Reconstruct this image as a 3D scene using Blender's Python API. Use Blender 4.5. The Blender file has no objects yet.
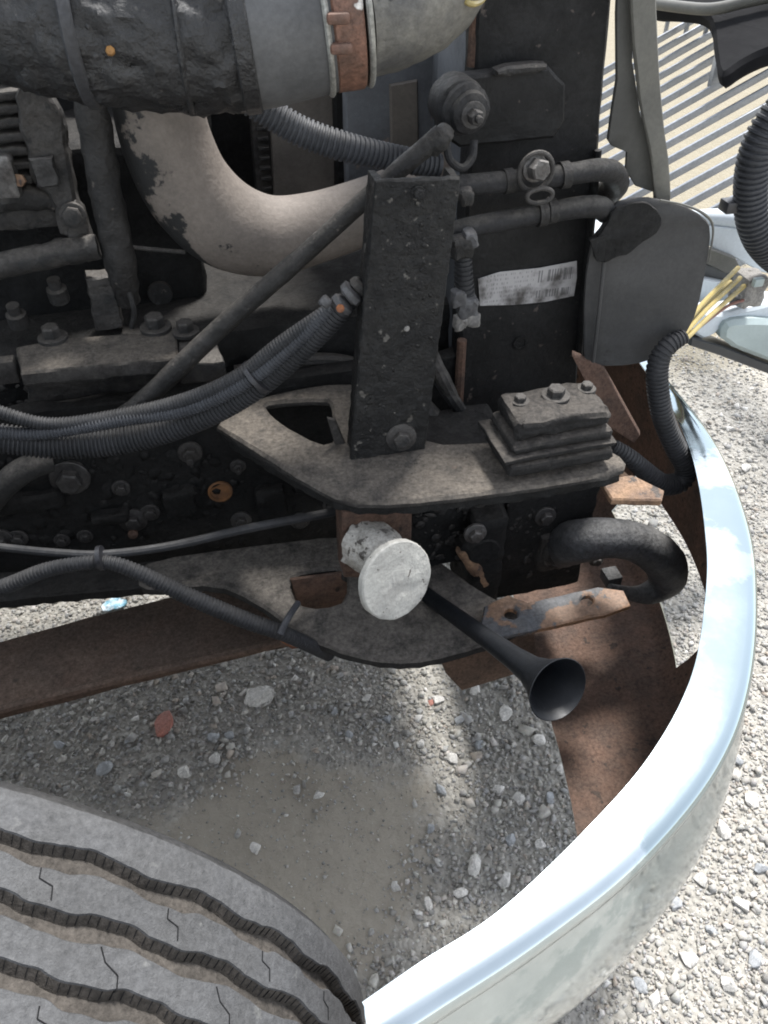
import bpy, bmesh, math, random
import numpy as np
from mathutils import Vector, Matrix, noise
from mathutils.geometry import tessellate_polygon

# ------------------------------------------------------------------ camera
S = bpy.context.scene
CAM_H, YAW, PITCH, FPX = 1.55, math.radians(14), math.radians(42), 819.0
cam_d = bpy.data.cameras.new('camera')
cam = bpy.data.objects.new('camera', cam_d); S.collection.objects.link(cam)
cam.location = (0, 0, CAM_H)
cam.rotation_euler = (math.radians(90) - PITCH, 0, -YAW)
cam_d.sensor_fit = 'VERTICAL'; cam_d.sensor_height = 24.0
cam_d.lens = 24.0 * FPX / 1024.0
cam_d.clip_start = 0.02; cam_d.clip_end = 500
S.camera = cam
S.render.resolution_x, S.render.resolution_y = 768, 1024

# ------------------------------------------------------------------ light
SUN_EL, SUN_AZ = math.radians(63), math.radians(38)   # azimuth clockwise from +Y
W = bpy.data.worlds.new('World'); S.world = W; W.use_nodes = True
nt = W.node_tree; nt.nodes.clear()
sky = nt.nodes.new('ShaderNodeTexSky'); sky.sky_type = 'NISHITA'; sky.sun_disc = False
sky.sun_elevation = SUN_EL; sky.sun_rotation = SUN_AZ
sky.air_density = 1.0; sky.dust_density = 0.6; sky.ozone_density = 1.0
bg = nt.nodes.new('ShaderNodeBackground'); bg.inputs['Strength'].default_value = 0.115
wo = nt.nodes.new('ShaderNodeOutputWorld')
hsv = nt.nodes.new('ShaderNodeHueSaturation'); hsv.inputs['Saturation'].default_value = .3      # thin bright cloud
nt.links.new(sky.outputs[0], hsv.inputs['Color']); nt.links.new(hsv.outputs[0], bg.inputs[0]); nt.links.new(bg.outputs[0], wo.inputs[0])
sl = bpy.data.lights.new('sun', 'SUN'); sl.energy = 2.2; sl.angle = math.radians(10); sl.color = (1, .98, .95)
sun = bpy.data.objects.new('sun', sl); S.collection.objects.link(sun); sun.location = (2, 3, 5)
sd = Vector((math.sin(SUN_AZ)*math.cos(SUN_EL), math.cos(SUN_AZ)*math.cos(SUN_EL), math.sin(SUN_EL)))
sun.rotation_euler = sd.to_track_quat('Z', 'Y').to_euler()
S.view_settings.view_transform = 'Standard'; S.view_settings.look = 'None'
S.view_settings.gamma = 1; S.view_settings.use_curve_mapping = False
S.view_settings.exposure = 1.85
S.cycles.sample_clamp_direct = .9; S.cycles.filter_width = 1.9

# ------------------------------------------------------------------ pixel -> place helpers
CF = Vector((math.sin(YAW)*math.cos(PITCH), math.cos(YAW)*math.cos(PITCH), -math.sin(PITCH)))
CR = Vector((math.cos(YAW), -math.sin(YAW), 0)); CU = CR.cross(CF)
CC = Vector((0, 0, CAM_H))
def ray(x, y): return CF + CR*((x-384)/FPX) - CU*((y-512)/FPX)
def P(x, y, Y):  r = ray(x, y); return CC + r*(Y/r.y)                 # on a wall-like plane Y = const
def Z(x, y, z):  r = ray(x, y); return CC + r*((z-CAM_H)/r.z)         # on a level plane
def XP(x, y, X): r = ray(x, y); return CC + r*(X/r.x)
def mpp(p): return (p-CC).dot(CF)/FPX                                 # metres per pixel there
R_ = random.Random(7)

# ------------------------------------------------------------------ materials
MATS = {}
SPEC = dict.fromkeys(('grime_dark', 'dusty', 'dusty_grey', 'radiator_black', 'rubber', 'rubber_dusty', 'plastic_flap', 'rust', 'rust_beam', 'tread', 'groove', 'sidewall', 'slit'), .22)
def mat(name, c1, c2=None, scale=12, rough=.6, metal=0., bump=.3, bscale=60, dust=0., dustc=(.2, .175, .15),
        spots=None, spot_scale=40, spot_cut=.66, rough2=None, patch=None, patch_scale=6, patch_cut=.6, spec=.5, fine=.0, coat=0., grit=.8, patch_dir=None):
    m = bpy.data.materials.new(name); m.use_nodes = True
    n = m.node_tree.nodes; L = m.node_tree.links
    bs = n['Principled BSDF']
    tc = n.new('ShaderNodeTexCoord')
    def nz(sc, det=6, r=.6, dim=None):
        t = n.new('ShaderNodeTexNoise'); t.inputs['Scale'].default_value = sc
        t.inputs['Detail'].default_value = det; t.inputs['Roughness'].default_value = r
        L.new(tc.outputs['Object'], t.inputs['Vector']); return t.outputs['Fac']
    def ramp(src, a, b):
        r = n.new('ShaderNodeMapRange'); r.inputs['From Min'].default_value = a; r.inputs['From Max'].default_value = b
        r.interpolation_type = 'SMOOTHSTEP'; L.new(src, r.inputs['Value']); return r.outputs[0]
    def mix(f, a, b):
        x = n.new('ShaderNodeMix'); x.data_type = 'RGBA'
        if isinstance(f, float): x.inputs[0].default_value = f
        else: L.new(f, x.inputs[0])
        for s, v in ((6, a), (7, b)):
            if isinstance(v, tuple): x.inputs[s].default_value = (*v, 1)
            else: L.new(v, x.inputs[s])
        return x.outputs[2]
    def mul(a, b):
        x = n.new('ShaderNodeMath'); x.operation = 'MULTIPLY'
        for i, v in enumerate((a, b)):
            if isinstance(v, (int, float)): x.inputs[i].default_value = v
            else: L.new(v, x.inputs[i])
        return x.outputs[0]
    c2 = c2 or tuple(v*.6 for v in c1)
    col = mix(ramp(nz(scale), .35, .68), c1, c2)
    if patch:
        pn = nz(patch_scale, 8, .65)
        if patch_dir:                      # flaking that gathers on one side of the part
            g0 = n.new('ShaderNodeNewGeometry'); dp = n.new('ShaderNodeVectorMath'); dp.operation = 'DOT_PRODUCT'
            L.new(g0.outputs['Normal'], dp.inputs[0]); dp.inputs[1].default_value = patch_dir
            ad = n.new('ShaderNodeMath'); ad.operation = 'MULTIPLY_ADD'; L.new(dp.outputs['Value'], ad.inputs[0]); ad.inputs[1].default_value = .2; L.new(pn, ad.inputs[2]); pn = ad.outputs[0]
        col = mix(ramp(pn, patch_cut, patch_cut+.04), col, patch)
    if spots: col = mix(ramp(nz(spot_scale, 3, .5), spot_cut, spot_cut+.05), col, spots)
    if dust:
        g = n.new('ShaderNodeNewGeometry'); sx = n.new('ShaderNodeSeparateXYZ'); L.new(g.outputs['Normal'], sx.inputs[0])
        up = ramp(sx.outputs['Z'], .1, .95)
        col = mix(mul(mul(up, ramp(nz(scale*1.7, 8, .7), .2, .62)), dust), col, dustc)
    if grit and metal < .9:
        r = n.new('ShaderNodeMapRange'); L.new(nz(170, 5, .75), r.inputs[0]); r.inputs[1].default_value = .3; r.inputs[2].default_value = .7
        r.inputs[3].default_value = 1-grit*.6; r.inputs[4].default_value = 1+grit*.6
        vm = n.new('ShaderNodeVectorMath'); vm.operation = 'SCALE'; L.new(col, vm.inputs[0]); L.new(r.outputs[0], vm.inputs['Scale']); col = vm.outputs[0]
    L.new(col, bs.inputs['Base Color'])
    bs.inputs['Metallic'].default_value = metal
    bs.inputs['Specular IOR Level'].default_value = SPEC.get(name, spec)
    if coat: bs.inputs['Coat Weight'].default_value = coat; bs.inputs['Coat Roughness'].default_value = .1
    if rough2 is not None:
        r = n.new('ShaderNodeMapRange'); L.new(nz(scale*2, 6, .7), r.inputs[0])
        r.inputs[1].default_value = .3; r.inputs[2].default_value = .7
        r.inputs[3].default_value = rough; r.inputs[4].default_value = rough2; L.new(r.outputs[0], bs.inputs['Roughness'])
    else: bs.inputs['Roughness'].default_value = rough
    if bump:
        b = n.new('ShaderNodeBump'); b.inputs['Strength'].default_value = bump; b.inputs['Distance'].default_value = .006
        L.new(nz(bscale, 8, .65), b.inputs['Height']); out = b.outputs[0]
        if fine:
            b2 = n.new('ShaderNodeBump'); b2.inputs['Strength'].default_value = fine; b2.inputs['Distance'].default_value = .0015
            L.new(nz(bscale*5, 4, .6), b2.inputs['Height']); L.new(out, b2.inputs['Normal']); out = b2.outputs[0]
        L.new(out, bs.inputs['Normal'])
    MATS[name] = m; return m

mat('grime', (.019, .0175, .0165), (.009, .0085, .0082), 14, .42, 0, .9, 60, .5, (.095, .083, .070), spots=(.075, .065, .056), spot_scale=80, spot_cut=.67, rough2=.8, fine=.5)
mat('grime_dark', (.012, .012, .012), (.007, .007, .007), 14, .6, 0, .8, 60, .35, (.06, .054, .048), rough2=.85, fine=.3)
mat('crust', (.015, .0148, .0145), (.007, .007, .0073), 26, .36, 0, 1., 80, .35, (.10, .092, .08), spec=.3, spots=(.085, .08, .072), spot_scale=75, spot_cut=.655, rough2=.7, fine=.6)
mat('casting', (.044, .040, .0365), (.016, .015, .0145), 18, .5, 0, .8, 70, .5, (.105, .092, .078), spots=(.012, .012, .012), spot_scale=40, spot_cut=.6, rough2=.8, fine=.4)
mat('dusty', (.045, .042, .039), (.025, .023, .022), 22, .85, 0, .5, 90, .95, (.115, .10, .084), spots=(.07, .04, .028), spot_scale=30, spot_cut=.71, fine=.4)
mat('dusty_grey', (.03, .029, .028), (.018, .018, .018), 22, .8, 0, .5, 90, .95, (.135, .121, .106), spots=(.06, .04, .03), spot_scale=30, spot_cut=.71, fine=.4)
mat('painted_steel', (.035, .036, .04), (.02, .02, .022), 10, .42, 0, .25, 50, .5, (.13, .12, .11), rough2=.65)
mat('rust', (.105, .064, .047), (.066, .045, .036), 22, .9, 0, .5, 110, .2, (.14, .105, .085), spots=(.035, .027, .023), spot_scale=55, spot_cut=.64, fine=.5, grit=.8)
mat('rust_beam', (.115, .078, .06), (.075, .053, .043), 16, .9, 0, .4, 100, .4, (.16, .125, .10), spots=(.05, .038, .032), spot_scale=45, spot_cut=.66, fine=.5)
mat('rust_orange', (.32, .12, .045), (.16, .07, .04), 30, .9, 0, .5, 120, 0, spots=(.05, .035, .03), spot_scale=60, spot_cut=.62, fine=.4)
mat('rust_tan', (.26, .16, .095), (.12, .07, .045), 26, .9, 0, .5, 100, .2, spots=(.05, .04, .035), spot_scale=50, spot_cut=.62, fine=.4)
mat('hook_plate', (.075, .08, .088), (.05, .052, .056), 18, .6, 0, .4, 80, .3, (.14, .125, .11), patch=(.2, .11, .06), patch_scale=14, patch_cut=.48, fine=.3)
mat('hook', (.055, .057, .061), (.036, .037, .039), 20, .6, 0, .6, 80, .6, (.15, .145, .138), patch=(.15, .07, .042), patch_scale=11, patch_cut=.62, fine=.5, grit=.8, spec=.3)
mat('loom', (.028, .029, .032), (.018, .019, .021), 16, .5, 0, .15, 90, .25, (.09, .083, .075), rough2=.75, spec=.3, grit=.5)
mat('loom_pale', (.046, .049, .056), (.03, .032, .037), 16, .5, 0, .15, 90, .25, (.10, .095, .09), rough2=.7, spec=.35, grit=.5)
mat('rubber', (.022, .022, .024), (.014, .014, .015), 16, .6, 0, .4, 90, .6, (.12, .11, .095), fine=.3)
mat('rubber_dusty', (.02, .019, .019), (.011, .011, .011), 24, .7, 0, .9, 60, .8, (.075, .066, .057), fine=.4)
mat('hose_crust', (.018, .018, .019), (.007, .007, .0075), 9, .2, 0, 1., 45, .3, (.07, .067, .063), spots=(.06, .056, .05), spot_scale=60, spot_cut=.67, rough2=.6, fine=.6, spec=.6)
mat('sleeve', (.085, .086, .088), (.055, .056, .058), 9, .45, 0, .2, 60, .5, (.16, .158, .155), rough2=.65, grit=0.35)
mat('alloy', (.15, .145, .13), (.075, .075, .076), 14, .5, .3, .4, 60, .2, patch=(.035, .034, .034), patch_scale=11, patch_cut=.57, grit=0.5)
mat('clamp_rust', (.19, .10, .07), (.10, .06, .045), 40, .55, .3, .5, 110, .3, spots=(.5, .48, .45), spot_scale=40, spot_cut=.66)
mat('clamp_pale', (.28, .28, .26), (.18, .175, .16), 20, .45, .4, .2, 80)
mat('elbow', (.17, .145, .125), (.125, .107, .092), 12, .75, 0, .3, 60, .3, (.22, .19, .165), patch=(.014, .014, .014), patch_scale=13, patch_cut=.655, fine=.3, patch_dir=(-.9, -.2, -.4), grit=0.3)
mat('white_crust', (.40, .38, .34), (.25, .235, .21), 18, .75, 0, .9, 50, .2, (.42, .4, .36), spots=(.06, .05, .042), spot_scale=80, spot_cut=.57, fine=.5)
mat('white_disc', (.40, .39, .355), (.30, .29, .265), 20, .7, 0, .6, 70, .2, (.42, .41, .38), spots=(.07, .06, .05), spot_scale=85, spot_cut=.66, fine=.4, grit=0.35)
mat('horn', (.008, .0095, .012), (.006, .007, .009), 14, .38, 0, .12, 70, .12, (.06, .06, .06), rough2=.55, spec=.3, spots=(.12, .12, .13), spot_scale=140, spot_cut=.72, grit=0.4)
mat('steel', (.14, .135, .13), (.06, .055, .052), 30, .5, .5, .4, 90, .3, (.2, .18, .16), fine=.3)
mat('steel_dark', (.05, .048, .047), (.025, .024, .024), 30, .5, .3, .5, 90, .5, (.15, .135, .12), fine=.3)
mat('plastic_flap', (.052, .051, .050), (.036, .036, .036), 6, .6, 0, .25, 30, .3, (.12, .115, .11), patch=(.014, .014, .014), patch_scale=4.2, patch_cut=.64, grit=0.22)
mat('strip_dark', (.05, .05, .045), (.035, .035, .032), 7, .6, 0, .2, 40, .2, (.09, .088, .08), grit=0.25)
mat('strip', (.10, .097, .083), (.07, .069, .062), 7, .55, 0, .15, 40, .3, (.2, .19, .17), grit=0.25)
mat('shroud_blue', (.11, .118, .13), (.07, .073, .08), 9, .6, 0, .3, 40, .2, patch=(.16, .13, .11), patch_scale=7, patch_cut=.6, grit=0.3)
mat('shroud_tan', (.13, .115, .10), (.085, .075, .066), 9, .7, 0, .3, 40, .2, grit=0.3)
mat('radiator_black', (.013, .013, .0135), (.008, .008, .008), 10, .5, 0, .5, 40, .3, (.08, .075, .07), spots=(.06, .05, .045), spot_scale=70, spot_cut=.68, rough2=.75, fine=.35, grit=0.6)
mat('chrome', (.53, .59, .615), (.43, .49, .515), 5, .05, 1., .06, 7, .0, rough2=.17, patch=(.34, .405, .43), patch_scale=3.2, patch_cut=.53)  # patch tone: dull areas that also paint reflection shapes into the metal
mat('slat', (.30, .315, .34), (.23, .245, .265), 10, .35, .5, .1, 40, grit=.3)
mat('hood_white', (.55, .60, .64), (.46, .51, .55), 6, .5, 0, .05, 20, .2, (.45, .44, .4), grit=0.12)
mat('hood_inside', (.06, .062, .062), (.035, .036, .036), 6, .6, 0, .2, 20, .3, (.14, .14, .135))
mat('hood_underside_shade', (.014, .014, .015), (.009, .009, .010), 6, .9, 0, .2, 20, .1, (.03, .03, .03), spec=.08, grit=0.2)  # shade under the hood painted as base colour
mat('lamp_shell', (.34, .40, .40), (.27, .32, .32), 8, .45, 0, .05, 20, grit=0.1)
mat('lamp_dark', (.03, .033, .036), (.02, .022, .025), 8, .4, 0, .1, 20, grit=0.2)
mat('yellow_wire', (.34, .26, .08), (.25, .2, .075), 20, .5, 0, .1, 40, coat=.2, grit=0.3)
mat('red_wire', (.16, .05, .035), None, 20, .5, 0, .1)
mat('tie', (.03, .03, .034), None, 20, .4, 0, .1)
mat('connector', (.085, .085, .088), (.05, .05, .053), 30, .6, 0, .3, 60, .3, (.12, .11, .10))
mat('pale_connector', (.22, .21, .195), (.13, .125, .12), 30, .7, 0, .4, 60, .3)
mat('orange_plug', (.22, .10, .035), (.10, .05, .025), 40, .7, 0, .4, 80)
mat('amber', (.30, .15, .035), (.2, .1, .03), 60, .7, 0, .5, 80)
mat('tread', (.082, .083, .086), (.06, .0605, .062), 14, .85, 0, .4, 120, .3, (.115, .113, .110), spots=(.115, .115, .113), spot_scale=50, spot_cut=.69, fine=.8, grit=.55)
mat('groove', (.072, .064, .056), (.048, .043, .038), 20, .95, 0, .5, 100, .3, (.10, .088, .077), fine=.5)
mat('sidewall', (.03, .03, .031), (.02, .02, .02), 12, .75, 0, .3, 60, .3, (.10, .095, .09))
mat('slit', (.012, .012, .013), None, 20, .95, 0, 0)
mat('wheel_paint', (.35, .35, .34), (.25, .24, .23), 8, .5, 0, .2, 40, .3, grit=0.3)
mat('stone_red', (.33, .13, .10), (.24, .10, .08), 40, .9, 0, .6, 90, .3, (.36, .22, .18))
mat('stone_pale', (.52, .50, .47), (.38, .365, .34), 40, .9, 0, .6, 90)
mat('stone_grey', (.30, .31, .32), (.22, .225, .23), 40, .9, 0, .6, 90)
mat('litter', (.55, .62, .66), (.12, .32, .42), 55, .4, 0, .2, 60)

# ------------------------------------------------------------------ mesh builders: (verts, faces)
WL = {}                                                # world location of every object
def link(name, me, parent=None, loc=None):
    o = bpy.data.objects.new(name, me); S.collection.objects.link(o)
    WL[o] = loc
    if parent is not None:
        o.parent = parent; o.location = loc - WL[parent]
    else: o.location = loc
    return o
def mk(name, vf, m, parent=None, angle=35, mats=None, idx=None, smooth=True):
    v, f = vf
    v = np.array([tuple(a) for a in v], dtype=float)
    c = (v.min(0)+v.max(0))/2
    me = bpy.data.meshes.new(name); me.from_pydata([tuple(a) for a in (v-c)], [], f)
    bm = bmesh.new(); bm.from_mesh(me)
    if idx is None: bmesh.ops.recalc_face_normals(bm, faces=bm.faces)
    bm.to_mesh(me); bm.free()
    for q in (mats or [m]): me.materials.append(MATS[q])
    if idx is not None: me.polygons.foreach_set('material_index', idx)
    if smooth:
        me.polygons.foreach_set('use_smooth', [True]*len(me.polygons))
        me.set_sharp_from_angle(angle=math.radians(angle))
    me.update()
    return link(name, me, parent, Vector(c))
def join(*L):
    V, Fc = [], []
    for v, f in L:
        k = len(V); V += list(v); Fc += [tuple(i+k for i in q) for q in f]
    return V, Fc
def catmull(pts, n):
    p = [pts[0]*2-pts[1]] + list(pts) + [pts[-1]*2-pts[-2]]; out = []
    for i in range(1, len(p)-2):
        for k in range(n):
            t = k/n
            out.append(.5*((2*p[i])+(p[i+1]-p[i-1])*t+(2*p[i-1]-5*p[i]+4*p[i+1]-p[i+2])*t*t+(3*p[i]-p[i-1]-3*p[i+1]+p[i+2])*t**3))
    out.append(p[-2]); return out
def sweep(pts, rad, seg=12, caps=True, flat=None):
    """skin rings round a polyline; rad list"""
    V, Fc = [], []
    t0 = (pts[1]-pts[0]).normalized()
    nrm = t0.orthogonal().normalized()
    for i, p in enumerate(pts):
        t = (pts[min(i+1, len(pts)-1)]-pts[max(i-1, 0)]).normalized()
        nrm = (nrm - t*nrm.dot(t)).normalized(); b = t.cross(nrm)
        for k in range(seg):
            a = 2*math.pi*k/seg
            V.append(p + (nrm*math.cos(a)+b*math.sin(a))*rad[i])
    for i in range(len(pts)-1):
        for k in range(seg):
            a, b2 = i*seg+k, i*seg+(k+1) % seg
            Fc.append((a, b2, b2+seg, a+seg))
    if caps:
        Fc.append(tuple(range(seg-1, -1, -1))); Fc.append(tuple((len(pts)-1)*seg+k for k in range(seg)))
    return V, Fc
def tube(px, seg=12, corr=None, n=10, wob=0., mode='Y'):
    """px: list of (x, y, Y, radius in pixels); corr=(pitch in m, depth fraction)"""
    pts = [P(a[0], a[1], a[2]) if not isinstance(a[0], Vector) else a[0] for a in px]
    rads = [a[-1]*mpp(q) if not isinstance(a[0], Vector) else a[-1] for a, q in zip(px, pts)]
    c = catmull(pts, n); rr = [v.x for v in catmull([Vector((r, 0, 0)) for r in rads], n)]
    if corr:
        d = [0.]
        for i in range(1, len(c)): d.append(d[-1]+(c[i]-c[i-1]).length)
        k = max(2, int(d[-1]/corr[0]))
        prof = ((0., 1.), (.42, 1.), (.55, 1-corr[1]), (.87, 1-corr[1]))
        q, r2 = [], []
        for i in range(k):
            for (fr, g) in prof:
                s = (i+fr)/k*d[-1]
                j = int(np.searchsorted(d, s, 'right'))-1; j = min(j, len(c)-2)
                t = (s-d[j])/max(d[j+1]-d[j], 1e-9)
                q.append(c[j].lerp(c[j+1], t)); r2.append((rr[j]+(rr[j+1]-rr[j])*t)*g)
        c, rr = q, r2
    if wob: rr = [r*(1+wob*noise.noise(p*40)) for r, p in zip(rr, c)]
    return sweep(c, rr, seg)
def crust(vf, amp, sc=60., big=0.):
    v, f = vf
    c = sum((Vector(a) for a in v), Vector())/len(v)
    out = []
    for a in v:
        a = Vector(a); w = noise.noise_vector(a*sc)*amp + noise.noise_vector(a*sc*3)*amp*.5
        if big: w += noise.noise_vector(a*12)*big
        out.append(a+w)
    return out, f
def lathe(base, d, prof, seg=24, up=None):
    """prof: list of (distance along d, radius)"""
    d = d.normalized(); u = d.orthogonal().normalized(); w = d.cross(u); V, Fc = [], []
    for s, r in prof:
        for k in range(seg):
            a = 2*math.pi*k/seg; V.append(base+d*s+(u*math.cos(a)+w*math.sin(a))*max(r, 1e-5))
    for i in range(len(prof)-1):
        for k in range(seg):
            a, b = i*seg+k, i*seg+(k+1) % seg; Fc.append((a, b, b+seg, a+seg))
    Fc.append(tuple(range(seg-1, -1, -1))); Fc.append(tuple((len(prof)-1)*seg+k for k in range(seg)))
    return V, Fc
def bolt(base, d, r, h=None, stub=.0, washer=1.6):
    h = h or r*.9
    d = d.normalized()
    w = lathe(base, d, [(-.002, r*washer), (r*.22, r*washer), (r*.28, r*washer*.95)], 20)
    hx = lathe(base+d*r*.26, d, [(0, r), (h*.85, r), (h, r*.85)], 6)
    L = [w, hx]
    if stub: L.append(lathe(base+d*(r*.26+h), d, [(-.001, r*.5), (stub, r*.5), (stub+.001, r*.4)], 10))
    return join(*L)
def box(c, sx, sy, sz, bev=.003, rot=None, sub=0):
    bm = bmesh.new(); bmesh.ops.create_cube(bm, size=1)
    for v in bm.verts: v.co = Vector((v.co.x*sx, v.co.y*sy, v.co.z*sz))
    if bev: bmesh.ops.bevel(bm, geom=bm.edges[:], offset=min(bev, min(sx, sy, sz)*.45), segments=2, affect='EDGES', profile=.5)
    if sub: bmesh.ops.subdivide_edges(bm, edges=bm.edges[:], cuts=sub, use_grid_fill=True)
    M = rot or Matrix()
    V = [Vector(c)+M @ v.co for v in bm.verts]; bm.verts.index_update()
    Fc = [tuple(v.index for v in f.verts) for f in bm.faces]; bm.free(); return V, Fc
def chaikin(p, it=1, k=.25):
    for _ in range(it):
        q = []
        for i in range(len(p)):
            a, b = p[i], p[(i+1) % len(p)]
            q += [a.lerp(b, k), a.lerp(b, 1-k)]
        p = q
    return p
def plate(poly, thick, holes=(), rnd=1, hrnd=1, bev=.0025):
    """poly: 3-D points lying on a plane; solid slab with rounded rim, thick: Vector (towards the back)"""
    poly = chaikin(poly, rnd); holes = [chaikin(h, hrnd) for h in holes]
    n = thick.normalized(); V, Fc = [], []
    def inset(L, amt, sgn):
        out = []
        for i in range(len(L)):
            a, b, c = L[i-1], L[i], L[(i+1) % len(L)]
            e = (b-a).normalized()+(c-b).normalized()
            m = n.cross(e)
            m = m.normalized() if m.length > 1e-6 else Vector()
            out.append(b+m*amt*sgn)
        return out
    def area(L): return sum((L[i]-L[0]).cross(L[(i+1) % len(L)]-L[0]).dot(n) for i in range(len(L)))
    loops = []
    for j, Lp in enumerate([poly]+list(holes)):
        if area(Lp) < 0: Lp = Lp[::-1]
        s = 1 if j == 0 else -1
        rings = [[p for p in inset(Lp, bev, s)], [p+n*bev for p in Lp], [p+thick-n*bev for p in Lp], [p+thick for p in inset(Lp, bev, s)]]
        idx = []
        for r in rings: idx.append(list(range(len(V), len(V)+len(r)))); V.extend(r)
        m = len(Lp)
        for k in range(3):
            for i in range(m):
                Fc.append((idx[k][i], idx[k][(i+1) % m], idx[k+1][(i+1) % m], idx[k+1][i]))
        loops.append(idx)
    for k in (0, 3):
        flat = [i for l in loops for i in l[k]]
        for t in tessellate_polygon([[V[i] for i in l[k]] for l in loops]): Fc.append(tuple(flat[i] for i in t))
    return V, Fc
def refine(vf, cuts_len, amp, sc):
    """split long edges, then roughen: crusted scale on heavy steel"""
    bm = bmesh.new(); v, f = vf
    vs = [bm.verts.new(a) for a in v]
    for q in f:
        try: bm.faces.new([vs[i] for i in q])
        except ValueError: pass
    bmesh.ops.triangulate(bm, faces=[q for q in bm.faces if len(q.verts) > 4])
    for _ in range(7):
        e = [x for x in bm.edges if x.calc_length() > cuts_len]
        if not e: break
        bmesh.ops.subdivide_edges(bm, edges=e, cuts=1)
        bmesh.ops.triangulate(bm, faces=[q for q in bm.faces if len(q.verts) > 4])
    bm.normal_update()
    for x in bm.verts:
        k = 1.3*(noise.noise(x.co*sc)+.6*noise.noise(x.co*sc*2.7)+.35*noise.noise(x.co*sc*6))
        x.co += x.normal*amp*k
    bm.verts.index_update()
    out = [x.co.copy() for x in bm.verts], [tuple(w.index for w in q.verts) for q in bm.faces]
    bm.free(); return out
def yplate(px, Y, t, **k): return plate([P(x, y, Y) for x, y in px], Vector((0, t, 0)), **k)
def zplate(px, z, t, holes=(), **k): return plate([Z(x, y, z) for x, y in px], Vector((0, 0, -t)), holes=[[Z(x, y, z) for x, y in h] for h in holes], **k)
def ypx(cx, cy, r, k=14, sq=1.): return [(cx+r*math.cos(2*math.pi*i/k), cy+r*sq*math.sin(2*math.pi*i/k)) for i in range(k)]
def tag(o, label=None, cat=None, group=None, kind=None):
    for k, v in (('label', label), ('category', cat), ('group', group), ('kind', kind)):
        if v: o[k] = v
    return o
TO_CAM = Vector((-.12, -1, .35)).normalized()

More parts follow.
